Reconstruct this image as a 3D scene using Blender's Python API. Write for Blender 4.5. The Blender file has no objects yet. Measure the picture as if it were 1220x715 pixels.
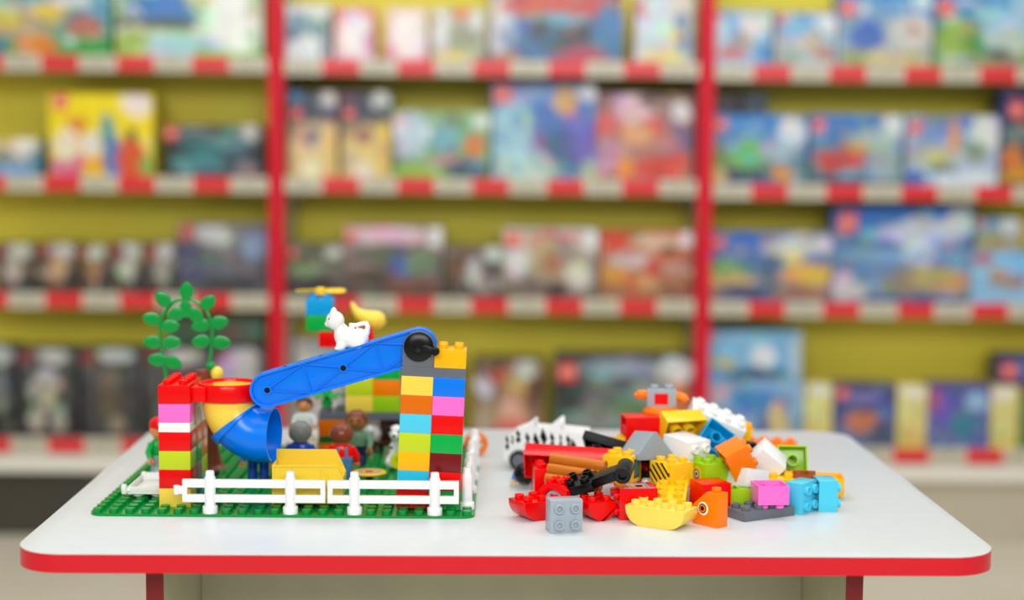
import bpy, bmesh, math, random
from mathutils import Vector, Matrix, Euler, noise
rnd = random.Random(7)
scene = bpy.context.scene
COL = scene.collection
PI = math.pi
D2R = PI / 180
TZ = 0.56                       # height of the table top above the floor (m)
# ------------------------------------------------------------------ camera
# all layout is done in mm on the table top: x right, y away, z up; origin = near left corner of the green plate
F_PX = 1940.15
CAM = Vector((385.9, -1598.8, 365.45))
YAW, PITCH, ROLL = 0.0209, 0.0916, 0.0089
FWD = Vector((math.sin(YAW) * math.cos(PITCH), math.cos(YAW) * math.cos(PITCH), -math.sin(PITCH)))
_r = Vector((math.cos(YAW), -math.sin(YAW), 0)); _u = _r.cross(FWD)
RIGHT = _r * math.cos(ROLL) + _u * math.sin(ROLL)
UP = _u * math.cos(ROLL) - _r * math.sin(ROLL)

def ray(u, v): return FWD + RIGHT * ((u - 610) / F_PX) - UP * ((v - 357.5) / F_PX)
def aty(u, v, Y):
    d = ray(u, v); return CAM + d * ((Y - CAM.y) / d.y)
def atz(u, v, Z=0.0):
    d = ray(u, v); return CAM + d * ((Z - CAM.z) / d.z)
def W(p): return Vector((p[0] / 1000, p[1] / 1000, p[2] / 1000 + TZ))

# ------------------------------------------------------------------ materials
def lin(c):
    out = []
    for x in c[:3]:
        x = x / 255
        out.append(x / 12.92 if x <= .04045 else ((x + .055) / 1.055) ** 2.4)
    return tuple(out) + (1,)
_mats = {}
def mat(name, rgb=None, rough=.22, spec=.5, metal=0, coat=0, alpha=None, trans=0):
    if name in _mats: return _mats[name]
    m = bpy.data.materials.new(name); m.use_nodes = True
    b = m.node_tree.nodes['Principled BSDF']
    b.inputs['Base Color'].default_value = lin(rgb)
    b.inputs['Roughness'].default_value = rough
    b.inputs['Specular IOR Level'].default_value = spec
    b.inputs['Metallic'].default_value = metal
    b.inputs['Coat Weight'].default_value = coat
    b.inputs['Transmission Weight'].default_value = trans
    _mats[name] = m
    return m
RGB = dict(red=(236, 0, 2), yellow=(250, 214, 78), amber=(255, 186, 8), boatyellow=(252, 218, 92), midyellow=(250, 200, 30), binyellow=(250, 212, 60),
           lime=(198, 214, 34), greenlime=(160, 205, 20), green=(0, 172, 70), azure=(80, 204, 232), cyan=(40, 190, 225), deepazure=(0, 160, 214),
           blue=(0, 121, 236), pink=(250, 112, 204), darkred=(120, 18, 22), orange=(255, 128, 0), darkorange=(226, 108, 0),
           brown=(128, 62, 44), rust=(168, 86, 40), white=(240, 240, 236), lightgrey=(166, 176, 184), darkgrey=(104, 108, 116), black=(5, 5, 6),
           tan=(236, 206, 140), teal=(0, 110, 120), plategreen=(0, 140, 56), leafgreen=(10, 150, 62), skin=(232, 150, 92),
           tanskin=(190, 120, 70), greyhair=(128, 130, 126), sage=(120, 158, 124), navy=(24, 40, 84), denim=(70, 130, 180),
           logbrown=(196, 108, 18), darkbrown=(66, 34, 26), cleargrey=(150, 160, 166), sky=(0, 160, 226), legblue=(14, 66, 170),
           mauve=(170, 90, 140), cream=(226, 214, 190))
def P(c):
    rough = .28 if c in ('black',) else .2
    return mat('plastic_' + c, RGB[c], rough, .32)

# ------------------------------------------------------------------ mesh builder (mm)
class MB:
    def __init__(s): s.v = []; s.f = []; s.m = []
    def add(s, verts, faces, mi=0):
        b = len(s.v); s.v.extend(Vector(x) for x in verts)
        for f in faces: s.f.append(tuple(b + i for i in f)); s.m.append(mi)
        return b
    def box(s, lo, hi, mi=0):
        x0, y0, z0 = lo; x1, y1, z1 = hi
        s.add([(x0, y0, z0), (x1, y0, z0), (x1, y1, z0), (x0, y1, z0), (x0, y0, z1), (x1, y0, z1), (x1, y1, z1), (x0, y1, z1)],
              [(0, 3, 2, 1), (4, 5, 6, 7), (0, 1, 5, 4), (1, 2, 6, 5), (2, 3, 7, 6), (3, 0, 4, 7)], mi)
    def rings(s, rings, mi=0, cap0=True, cap1=True, closed=False):
        n = len(rings[0]); vs = [p for r in rings for p in r]; fs = []
        k = len(rings)
        for i in range(k if closed else k - 1):
            a, b = i * n, ((i + 1) % k) * n
            for j in range(n): fs.append((a + j, a + (j + 1) % n, b + (j + 1) % n, b + j))
        if not closed:
            if cap0: fs.append(tuple(range(n - 1, -1, -1)))
            if cap1: fs.append(tuple((k - 1) * n + j for j in range(n)))
        s.add(vs, fs, mi)
    def cyl(s, p0, p1, r0, r1=None, n=20, mi=0, caps=True):
        r1 = r0 if r1 is None else r1
        s.tube([p0, p1], [r0, r1], n, mi, caps)
    def tube(s, pts, rad, n=12, mi=0, caps=True, closed=False, flat=None):
        pts = [Vector(p) for p in pts]
        if not isinstance(rad, (list, tuple)): rad = [rad] * len(pts)
        t0 = (pts[1] - pts[0]).normalized()
        a = Vector((0, 0, 1)) if abs(t0.z) < .9 else Vector((1, 0, 0))
        x = t0.cross(a).normalized(); rings = []
        for i, p in enumerate(pts):
            if closed: t = pts[(i + 1) % len(pts)] - pts[i - 1]
            elif i == 0: t = pts[1] - pts[0]
            elif i == len(pts) - 1: t = pts[-1] - pts[-2]
            else: t = pts[i + 1] - pts[i - 1]
            t.normalize(); x = (x - t * x.dot(t)).normalized(); y = t.cross(x)
            rings.append([p + (x * math.cos(2 * PI * j / n) + y * math.sin(2 * PI * j / n)) * rad[i] for j in range(n)])
        s.rings(rings, mi, caps, caps, closed)
    def lathe(s, prof, n=24, mi=0, M=None, closed=False, caps=True):
        rings = [[Vector((r * math.cos(2 * PI * j / n), r * math.sin(2 * PI * j / n), z)) for j in range(n)] for r, z in prof]
        if M is not None: rings = [[M @ p for p in r] for r in rings]
        s.rings(rings, mi, caps, caps, closed)
    def ring(s, c, ax, ro, ri, h, n=24, mi=0):
        M = Matrix.Translation(Vector(c)) @ Vector((0, 0, 1)).rotation_difference(Vector(ax)).to_matrix().to_4x4()
        s.lathe([(ro, 0), (ro, h), (ri, h), (ri, 0)], n, mi, M, closed=True)
    def prism(s, poly, y0, y1, mi=0, axis='y'):
        n = len(poly)
        if axis == 'y': A = [(x, y0, z) for x, z in poly]; B = [(x, y1, z) for x, z in poly]
        elif axis == 'z': A = [(x, y, y1) for x, y in poly]; B = [(x, y, y0) for x, y in poly]
        else: A = [(y1, a, z) for a, z in poly]; B = [(y0, a, z) for a, z in poly]
        fs = [tuple(range(n)), tuple(range(2 * n - 1, n - 1, -1))]
        for j in range(n): fs.append((j, n + j, n + (j + 1) % n, (j + 1) % n))
        s.add(A + B, fs, mi)
    def ball(s, c, r, n=16, m=10, mi=0, M=None):
        if not isinstance(r, (list, tuple)): r = (r, r, r)
        rings = []
        for i in range(1, m):
            a = PI * i / m
            rings.append([Vector((c[0] + r[0] * math.sin(a) * math.cos(2 * PI * j / n), c[1] + r[1] * math.sin(a) * math.sin(2 * PI * j / n), c[2] - r[2] * math.cos(a))) for j in range(n)])
        b = len(s.v)
        s.rings(rings, mi, False, False)
        lo = len(s.v); s.v.append(Vector((c[0], c[1], c[2] - r[2]))); s.v.append(Vector((c[0], c[1], c[2] + r[2])))
        k = b + (m - 2) * n
        for j in range(n):
            s.f.append((lo, b + (j + 1) % n, b + j)); s.m.append(mi)
            s.f.append((lo + 1, k + j, k + (j + 1) % n)); s.m.append(mi)
        if M is not None:
            cc = Vector(c)
            for i in range(b, len(s.v)): s.v[i] = cc + M @ (s.v[i] - cc)
    def xform(s, M, start=0):
        for i in range(start, len(s.v)): s.v[i] = M @ s.v[i]
    def mesh(s, name, mats, bevel=0, ang=35):
        me = bpy.data.meshes.new(name)
        me.from_pydata([(p.x / 1000, p.y / 1000, p.z / 1000) for p in s.v], [], s.f)
        for m in (mats if isinstance(mats, (list, tuple)) else [mats]): me.materials.append(m)
        for p, i in zip(me.polygons, s.m): p.material_index = i
        bm = bmesh.new(); bm.from_mesh(me)
        bmesh.ops.recalc_face_normals(bm, faces=bm.faces)
        if bevel:
            es = [e for e in bm.edges if len(e.link_faces) == 2 and e.calc_face_angle(0) > 50 * D2R]
            bmesh.ops.bevel(bm, geom=es, offset=bevel / 1000, segments=2, profile=.6, affect='EDGES', clamp_overlap=True)
        bm.to_mesh(me); bm.free()
        for p in me.polygons: p.use_smooth = True
        me.set_sharp_from_angle(angle=ang * D2R)
        return me

def link(name, me, parent=None, loc=(0, 0, 0), rot=None):
    o = bpy.data.objects.new(name, me); COL.objects.link(o)
    o.location = loc
    if rot is not None: o.rotation_euler = rot
    if parent is not None: o.parent = parent
    return o
def tag(o, label=None, cat=None, group=None, kind=None):
    if label: o['label'] = label
    if cat: o['category'] = cat
    if group: o['group'] = group
    if kind: o['kind'] = kind
    return o
def thing(name, label, cat, p=(0, 0, 0), rz=0, group=None):
    o = link(name, None, None, W(p), (0, 0, rz)); o.empty_display_size = .01
    return tag(o, label, cat, group)
def part(name, mb, m, parent, bevel=0, ang=35, loc=(0, 0, 0), rot=None):
    return link(name, mb.mesh(name, m, bevel, ang), parent, Vector(loc) / 1000, rot)
def fuse(o, voxel=.8, smooth=3):
    r = o.modifiers.new('fuse', 'REMESH'); r.mode = 'VOXEL'; r.voxel_size = voxel / 1000; r.use_smooth_shade = True
    s = o.modifiers.new('soft', 'SMOOTH'); s.iterations = smooth; s.factor = .5
    return o

# ------------------------------------------------------------------ bricks
PITCHMM, BH = 16.0, 19.2
def stud(mb, x, y, z, n=18, mi=0):
    mb.lathe([(4.7, z - .02), (4.7, z + 4.1), (4.35, z + 4.5), (3.1, z + 4.5), (2.9, z + 1.2)], n, mi, Matrix.Translation((x, y, 0)))
def brick_mb(nx, ny, h=1.0, studs=True):
    mb = MB(); X, Y, H = nx * 8 - .1, ny * 8 - .1, h * BH - .05
    t = 1.6; z2 = H - 1.8
    o = [(-X, -Y), (X, -Y), (X, Y), (-X, Y)]; i = [(-X + t, -Y + t), (X - t, -Y + t), (X - t, Y - t), (-X + t, Y - t)]
    vs = [(x, y, 0) for x, y in o] + [(x, y, H) for x, y in o] + [(x, y, 0) for x, y in i] + [(x, y, z2) for x, y in i]
    fs = [(4, 5, 6, 7), (12, 15, 14, 13)]
    for k in range(4):
        l = (k + 1) % 4
        fs += [(k, l, 4 + l, 4 + k), (k, 8 + k, 8 + l, l), (8 + k, 12 + k, 12 + l, 8 + l)]
    mb.add(vs, fs)
    for a in range(nx - 1):
        for b in range(ny - 1):
            mb.ring(((a - nx / 2 + 1) * 16, (b - ny / 2 + 1) * 16, .3), (0, 0, 1), 6.5, 4.9, z2 - .2, 20)
    if studs:
        for a in range(nx):
            for b in range(ny): stud(mb, (a - nx / 2 + .5) * 16, (b - ny / 2 + .5) * 16, H)
    return mb
_bm = {}
def brick_mesh(nx, ny, h, c, studs=True):
    k = (nx, ny, h, c, studs)
    if k not in _bm: _bm[k] = brick_mb(nx, ny, h, studs).mesh('brick_' + c, P(c), .3)
    return _bm[k]
def brick(c, p, label, nx=2, ny=2, h=1.0, rz=0, group=None, M=None, name='toy_brick', cat='toy brick'):
    o = link(name, brick_mesh(nx, ny, h, c)); tag(o, label, cat, group)
    o.matrix_world = M if M is not None else Matrix.Translation(W(p)) @ Matrix.Rotation(rz, 4, 'Z')
    return o
def RM(yaw=0, rx=0, ry=0):
    return (Matrix.Rotation(yaw * D2R, 4, 'Z') @ Matrix.Rotation(rx * D2R, 4, 'X') @ Matrix.Rotation(ry * D2R, 4, 'Y'))
def pose(objs, u, v, Y=None, yaw=0, rx=0, ry=0, ctr=(0, 0, BH / 2), zoff=0):
    """put a root object (mesh or empty with parts) so that its local point ctr (mm) lies on the sight line of (u, v):
    at depth Y, or resting on the table when Y is None"""
    root = objs
    R = RM(yaw, rx, ry); c = Vector(ctr)
    pts = []
    def coll(o, M):
        if o.type == 'MESH': pts.extend((M @ x.co) * 1000 for x in o.data.vertices)
        for ch in o.children: coll(ch, M @ (Matrix.Translation(ch.location) @ ch.rotation_euler.to_matrix().to_4x4()))
    coll(root, Matrix.Identity(4))
    lo = min((R @ (p - c)).z for p in pts)
    if Y is None: pos = atz(u, v, -lo + zoff)
    else:
        pos = aty(u, v, Y)
        if pos.z + lo < 0:
            print('POSE under table', root.name, root.get('label'), round(pos.z + lo, 1)); pos.z = -lo
    root.matrix_world = Matrix.Translation(W(pos)) @ R @ Matrix.Translation(-c / 1000)
    return root

# ------------------------------------------------------------------ room
def noise_mat(name, c1, c2, scale, rough, spec=.4, detail=3, bump=0):
    m = mat(name, c1, rough, spec); nt = m.node_tree; b = nt.nodes['Principled BSDF']
    tc = nt.nodes.new('ShaderNodeTexCoord'); nz = nt.nodes.new('ShaderNodeTexNoise'); cr = nt.nodes.new('ShaderNodeValToRGB')
    nz.inputs['Scale'].default_value = scale; nz.inputs['Detail'].default_value = detail
    cr.color_ramp.elements[0].position = .35; cr.color_ramp.elements[1].position = .65
    cr.color_ramp.elements[0].color = lin(c1); cr.color_ramp.elements[1].color = lin(c2)
    nt.links.new(tc.outputs['Object'], nz.inputs['Vector']); nt.links.new(nz.outputs['Fac'], cr.inputs['Fac'])
    nt.links.new(cr.outputs['Color'], b.inputs['Base Color'])
    if bump:
        bp = nt.nodes.new('ShaderNodeBump'); bp.inputs['Strength'].default_value = bump; bp.inputs['Distance'].default_value = .0004
        nt.links.new(nz.outputs['Fac'], bp.inputs['Height']); nt.links.new(bp.outputs['Normal'], b.inputs['Normal'])
    return m
M_FLOOR = noise_mat('floor_vinyl', (206, 197, 172), (214, 206, 184), 3, .32, .4)
M_WALL = noise_mat('wall_paint', (214, 212, 202), (220, 218, 210), 6, .7, .2)
M_OLIVE = noise_mat('olive_panel', (230, 214, 66), (236, 220, 72), 2, .45, .3)
M_POST = mat('post_red', (206, 18, 42), .5, .2)
M_SHELF = mat('shelf_grey', (216, 212, 200), .4)
M_STRIPR = mat('strip_red', (214, 44, 48), .3)
M_STRIPW = mat('strip_white', (198, 191, 168), .3)
M_STRIPT = mat('strip_letter', (132, 126, 110), .3)
M_BASEW = mat('base_white', (226, 222, 208), .4)
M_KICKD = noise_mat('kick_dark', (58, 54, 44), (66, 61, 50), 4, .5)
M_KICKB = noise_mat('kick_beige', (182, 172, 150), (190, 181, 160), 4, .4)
M_TABLE = noise_mat('table_laminate', (211, 215, 214), (214, 218, 217), 40, .28, .45)
M_EDGE = mat('edge_band_red', (216, 10, 34), .3)
M_LEG_SHADED = mat('leg_band_red_shaded', (128, 6, 18), .4)  # edge band red darkened to carry the shade under the tabletop
M_PANEL = noise_mat('panel_laminate', (186, 184, 160), (192, 190, 166), 20, .45)

DSH = 3804.0
HEAD = Vector((math.sin(YAW), math.cos(YAW), 0)); HR = Vector((math.cos(YAW), -math.sin(YAW), 0))
SH0 = Vector((CAM.x, CAM.y, 0)) + HEAD * DSH
def sh(u, v, dep=0.0):
    """pixel -> (x, z) in the shelving's own frame, z above the floor"""
    d = ray(u, v); t = (DSH + dep) / d.dot(HEAD); p = CAM + d * t
    return (p - SH0).dot(HR), p.z + TZ * 1000

fl = MB(); fl.box((-5000, -5000, -60), (5600, 2900, 0))
link('floor', fl.mesh('floor', M_FLOOR))['kind'] = 'structure'
wl = MB(); wl.box((-5200, 340, 0), (5200, 400, 2900))
o = link('wall_back', wl.mesh('wall_back', M_WALL), None, (SH0.x / 1000, SH0.y / 1000, 0), (0, 0, -YAW)); o['kind'] = 'structure'
o['label'] = 'pale wall behind the toy shelving'

def text_verts(s, size):
    cu = bpy.data.curves.new('t', 'FONT'); cu.body = s; cu.size = size; cu.extrude = .0004; cu.align_x = 'CENTER'; cu.align_y = 'CENTER'; cu.resolution_u = 2
    ob = bpy.data.objects.new('t', cu); COL.objects.link(ob)
    dg = bpy.context.evaluated_depsgraph_get(); me = bpy.data.meshes.new_from_object(ob.evaluated_get(dg))
    vs = [Vector(v.co) for v in me.vertices]; fs = [tuple(p.vertices) for p in me.polygons]
    bpy.data.objects.remove(ob); bpy.data.curves.remove(cu); bpy.data.meshes.remove(me)
    return vs, fs
TV, TF = text_verts('LEGO', .03)
def add_word(mb, x, y, z, w, mi, h=None):
    x0 = min(v.x for v in TV); x1 = max(v.x for v in TV); k = w / (x1 - x0)
    kz = k if h is None else h / (max(v.y for v in TV) - min(v.y for v in TV))
    mb.add([(x + v.x * k, y - (.8 if v.z > 0 else 0), z + v.y * kz) for v in TV], TF, mi)

POSTX = [-551 - 998, -551, 447, 447 + 998]
BAYS = [('left', 170, 0), ('middle', 585, 1), ('right', 1030, 2)]
STRIPY = {'left': (75.8, 219.2, 358.4, 531.5), 'middle': (81.2, 222, 364, 537), 'right': (87.8, 229.2, 369.2, 542.4)}
SHELFTOP = {}
for bay, uc, k in BAYS:
    x0, x1 = POSTX[k], POSTX[k + 1]
    zs = [sh(uc, y)[1] for y in STRIPY[bay]]
    unit = link('shelving_unit', None, None, (SH0.x / 1000, SH0.y / 1000, 0), (0, 0, -YAW))
    tag(unit, {'left': 'toy shop shelving bay with olive back panel left of the red post, dark plinth',
               'middle': 'toy shop shelving bay with olive back panel between the two red posts',
               'right': 'toy shop shelving bay with olive back panel right of both posts, beige plinth'}[bay], 'shelving', 'shelving bays of the shop')
    mb = MB(); mb.box((x0 + 17, 216, 120), (x1 - 17, 230, 1640)); part('back_panel', mb, M_OLIVE, unit)
    for j, px in enumerate((x0, x1)):
        if (bay == 'left' and j == 1) or (bay == 'right' and j == 0): continue
        mb = MB(); mb.box((px - 17, -12, 0), (px + 17, 26, 1650)); part('post', mb, M_POST, unit, 2)
        mb = MB(); mb.box((px - 15, 27, 0), (px + 15, 231, 1640)); part('side_panel', mb, M_SHELF, unit)
    for i, z in enumerate(zs):
        mb = MB(); mb.box((x0 + 20, 4, z - 16), (x1 - 20, 214, z + 14)); s = part('shelf', mb, M_SHELF, unit)
        mb = MB(); xs = x0 + 20; n = 11; w = (x1 - x0 - 40) / n
        for q in range(n):
            mb.box((xs + q * w, -6, z - 18), (xs + (q + 1) * w, -1, z + 18), q % 2)
            if q % 2 == 0: add_word(mb, xs + (q + .5) * w, -6, z, 66, 2, 19)
        part('price_strip', mb, [M_STRIPW, M_STRIPR, M_STRIPT], s)
        SHELFTOP[bay, i] = z + 14
        # brackets under the shelf
        for bx in (x0 + 24, x1 - 27):
            mb = MB(); mb.prism([(20, z - 17), (212, z - 17), (212, z - 60), (166, z - 60)], bx, bx + 3, axis='x'); part('bracket', mb, M_SHELF, s)
    zb = sh(uc, {'left': 564, 'middle': 569, 'right': 574}[bay])[1]
    mb = MB(); mb.box((x0 + 19, 2, zb), (x1 - 19, 238, zs[3] - 19)); part('base_panel', mb, M_BASEW, unit, 2)
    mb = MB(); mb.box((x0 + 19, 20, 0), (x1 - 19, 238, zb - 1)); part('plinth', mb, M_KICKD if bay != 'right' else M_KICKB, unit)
    mb = MB(); mb.box((x0 + 19, 4, 1655), (x1 - 19, 300, 1680)); part('top_shelf', mb, M_SHELF, unit)

# ------------------------------------------------------------------ boxes on the shelves
M_ART = mat('printed_card', (255, 255, 255), .3, .5)
_nt = M_ART.node_tree; _vc = _nt.nodes.new('ShaderNodeVertexColor'); _vc.layer_name = 'print'
_nt.links.new(_vc.outputs['Color'], _nt.nodes['Principled BSDF'].inputs['Base Color'])
M_LOGOR = mat('badge_red', (222, 40, 36), .3); M_LOGOW = mat('badge_white', (250, 246, 225), .3)
CARD = {}
def card(c):
    k = tuple(c)
    if k not in CARD: CARD[k] = mat('card_%02x%02x%02x' % k, c, .35)
    return CARD[k]
def art_mesh(w, h, top, bot, blobs, pal, seed, mask=None):
    r = random.Random(seed); nx = max(12, int(w / 7)); ny = max(12, int(h / 7))
    def jit(c, k): return tuple(max(0, min(255, x + r.uniform(-k, k))) for x in c)
    def sp(n, lo, hi): return [(r.random(), r.uniform(.02, .98), r.uniform(lo, hi), r.uniform(lo, hi), lin(jit(r.choice(pal), 26)), .6) for _ in range(n)] if pal else []
    L = sp(26, .04, .1) + [(q[0], q[1], q[2], q[3], lin(q[4]), .88) for q in blobs]
    for q in blobs:
        for _ in range(4):
            t = r.uniform(0, 2 * PI); L.append((q[0] + q[2] * .75 * math.cos(t), q[1] + q[3] * .75 * math.sin(t), q[2] * r.uniform(.2, .45), q[3] * r.uniform(.2, .45), lin(jit(q[4], 46)), .62))
    L += sp(26, .015, .05)
    lt, lb = lin(top), lin(bot)
    vs, cols = [], []
    for j in range(ny + 1):
        for i in range(nx + 1):
            u, v = i / nx, j / ny
            c = [lt[k] + (lb[k] - lt[k]) * v for k in range(3)]
            nv = noise.noise_vector((u * w / 32, v * h / 32, seed * 3.7)); uu = u + nv.x * 9 / w; vv = v + nv.y * 9 / h
            for bu, bv, ru, rv, bc, al in L:
                d = ((uu - bu) / ru) ** 2 + ((vv - bv) / rv) ** 2
                if d < 1.25:
                    a = min(1, 1.8 * (1.25 - d)) * al
                    c = [c[k] + (bc[k] - c[k]) * a for k in range(3)]
            g = 1 + .18 * noise.noise((u * w / 14, v * h / 14, seed * 1.3)); c = [min(1, x * g * .92) for x in c]
            vs.append((w * (u - .5) / 1000, -.0003, h * (1 - v) / 1000)); cols.append((c[0], c[1], c[2], 1))
    fs = [(j * (nx + 1) + i, (j + 1) * (nx + 1) + i, (j + 1) * (nx + 1) + i + 1, j * (nx + 1) + i + 1) for j in range(ny) for i in range(nx)]
    me = bpy.data.meshes.new('cover_print'); me.from_pydata(vs, [], fs); me.materials.append(M_ART)
    at = me.color_attributes.new('print', 'FLOAT_COLOR', 'POINT')
    for k, c in enumerate(cols): at.data[k].color = c
    return me
SHN = {0: 'top', 1: 'second', 2: 'third', 3: 'bottom'}
BOXN = [0]
def toy_box(bay, shelf, x0, y0, x1, y1, label, side, top, bot, blobs=(), pal=(), logo=None, dep=30, depth=90, cat='toy box', on=None, name='toy_box'):
    """x0..x1, y0 in pixels at the front face; y1 None = stands on the shelf; logo = (u, v, width fraction)"""
    BOXN[0] += 1
    xa, zt = sh(x0, y0, dep); xb, _ = sh(x1, y0, dep)
    zb = SHELFTOP[bay, shelf] + .5 if y1 is None else sh((x0 + x1) / 2, y1, dep)[1]
    zt = sh((x0 + x1) / 2, y0, dep)[1]
    w, h = xb - xa, zt - zb
    c = SH0 + HR * ((xa + xb) / 2) + HEAD * dep
    rt = link(name, None, None, (c.x / 1000, c.y / 1000, zb / 1000), (0, 0, -YAW)); rt.empty_display_size = .02
    tag(rt, label, cat, 'toy boxes on the %s shelf' % SHN[shelf])
    mb = MB(); mb.box((-w / 2, 0, 0), (w / 2, depth, h)); part('carton', mb, card(side), rt, .8)
    link('cover_print', art_mesh(w, h, top, bot, blobs, pal, 100 + BOXN[0]), rt)
    if logo:
        lu, lv, lw = logo; s = lw * w; mb = MB(); cx, cz = (lu - .5) * w, h * (1 - lv)
        mb.box((cx - s / 2, -1.2, cz - s / 2), (cx + s / 2, -.4, cz + s / 2), 0)
        add_word(mb, cx, -1.2, cz, s * .82, 1, s * .42)
        part('logo_badge', mb, [M_LOGOR, M_LOGOW], rt)
    return rt
WH = (238, 238, 236); BK = (26, 26, 28); SKY = (120, 180, 225); BL = (30, 95, 180); NV = (28, 44, 92); RD = (205, 40, 36); YL = (240, 200, 40)
OR = (228, 120, 40); GN = (90, 160, 60); DG = (52, 70, 48); TN = (196, 160, 112); BRN = (104, 72, 52); GR = (130, 132, 132); DGR = (64, 66, 68); TE = (60, 130, 140); PU = (110, 80, 170); PK = (225, 120, 160); GOLD = (222, 188, 108); LB = (150, 200, 232); CR = (232, 222, 196); LM = (150, 190, 60)
# ---- top shelf, left bay
toy_box('left', 0, -30, -22, 131, None, 'sky blue toy box with farm scene on the top shelf, far left', (60, 120, 60), (130, 190, 215), (90, 150, 70),
        [(.52, .05, .25, .12, (190, 90, 90)), (.35, .55, .25, .2, (190, 165, 120)), (.55, .4, .12, .12, (235, 205, 50)), (.15, .5, .2, .15, (215, 190, 60)), (.45, .85, .16, .14, (235, 130, 30)), (.8, .6, .14, .14, (190, 110, 90)), (.85, .88, .24, .16, (60, 160, 60)), (.1, .88, .12, .1, (70, 110, 160)), (.7, .25, .15, .1, (210, 215, 205))], [WH, GN, (150, 100, 60), BL])
toy_box('left', 0, 137, -26, 312, None, 'green toy box with painted glare, blue vehicle on top shelf beside the left red post', (110, 160, 40), (200, 215, 190), (150, 190, 60),
        [(.35, .38, .28, .2, (20, 110, 200)), (.3, .56, .3, .08, (80, 80, 90)), (.82, .45, .26, .5, (244, 244, 240)), (.45, .86, .3, .16, (170, 210, 225)), (.1, .85, .12, .2, (160, 190, 90)), (.75, .95, .22, .06, (140, 200, 50)), (.58, .25, .1, .15, (240, 220, 150)), (.95, .4, .04, .5, (150, 200, 110))], [WH, GN])  # big white patch on the right is glare painted into the print
# ---- second shelf, left bay
toy_box('left', 1, -24, 165, 48, None, 'small blue and yellow toy box at the far left of the second shelf', (40, 90, 110), (225, 200, 40), (60, 140, 200), [(.75, .25, .24, .25, (235, 235, 220)), (.5, .9, .5, .15, (80, 160, 215)), (.4, .5, .2, .15, (90, 110, 90)), (.9, .6, .12, .5, (70, 130, 160))], [BL, YL, WH])
toy_box('left', 1, 58, 112, 182, None, 'large yellow toy box with dresses in pink, blue and red', (196, 178, 20), (246, 222, 10), (240, 212, 20),
        [(.83, .13, .15, .14, (240, 225, 220)), (.16, .62, .13, .2, (235, 225, 200)), (.2, .88, .2, .14, (215, 80, 150)), (.26, .36, .1, .1, (215, 130, 50)), (.56, .42, .08, .2, (60, 150, 160)), (.6, .78, .1, .24, (30, 110, 190)), (.4, .6, .1, .14, (220, 225, 225)), (.4, .85, .12, .15, (245, 180, 20)), (.78, .78, .13, .3, (214, 50, 40)), (.8, .5, .06, .1, (70, 60, 60)), (.93, .85, .06, .18, (110, 170, 90)), (.93, .62, .07, .1, (225, 220, 120))], [], (.11, .1, .14), depth=110)
toy_box('left', 1, 197, 149, 312, None, 'black toy box with teal racing car on the second shelf', (24, 26, 26), (56, 60, 60), (36, 38, 40),
        [(.5, .42, .38, .2, (50, 100, 105)), (.35, .72, .3, .16, (80, 140, 145)), (.66, .3, .24, .12, (110, 160, 160)), (.88, .14, .12, .16, (215, 215, 210)), (.5, .9, .4, .06, (60, 90, 90)), (.85, .85, .12, .14, (150, 120, 120)), (.3, .1, .2, .07, (130, 130, 130)), (.2, .85, .1, .1, (120, 170, 170))], [DGR, BK, (90, 150, 150)], (.06, .16, .13))
# ---- third shelf, left bay
for i, (a, b, t) in enumerate([(-8, 40, 290), (43, 92, 290), (95, 128, 292), (130, 171, 290), (173, 211, 290)]):
    toy_box('left', 2, a, t, b, None, 'small dark toy box of troopers on the third shelf, %s from the left edge' % ('first', 'second', 'third', 'fourth', 'fifth')[i], (46, 40, 34), [(96, 84, 70), (120, 96, 68), (140, 104, 66), (104, 92, 80), (98, 90, 82)][i], (44, 42, 42),
            [(.62, .14, .3, .16, (206, 204, 196)), (.14, .14, .12, .12, (170, 50, 44)), (.5, .55, .22, .25, [(190, 180, 160), (205, 170, 120), (180, 130, 80), (200, 196, 186), (170, 165, 155)][i]), (.3, .8, .2, .12, (90, 70, 56)), (.8, .75, .15, .2, (40, 40, 44))], [TN, DGR, BRN, (190, 186, 176), BK])
toy_box('left', 2, 212, 267, 318, None, 'wide grey and navy toy box beside the left post on the third shelf', (40, 46, 56), (120, 124, 128), (64, 66, 74),
        [(.12, .45, .12, .35, (66, 80, 120)), (.12, .15, .09, .12, (190, 90, 76)), (.4, .15, .22, .14, (205, 206, 206)), (.86, .3, .14, .2, (140, 160, 190)), (.5, .6, .3, .15, (100, 104, 116)), (.6, .85, .4, .1, (58, 56, 62))], [GR, DGR, (150, 150, 156), NV, BRN])
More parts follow.
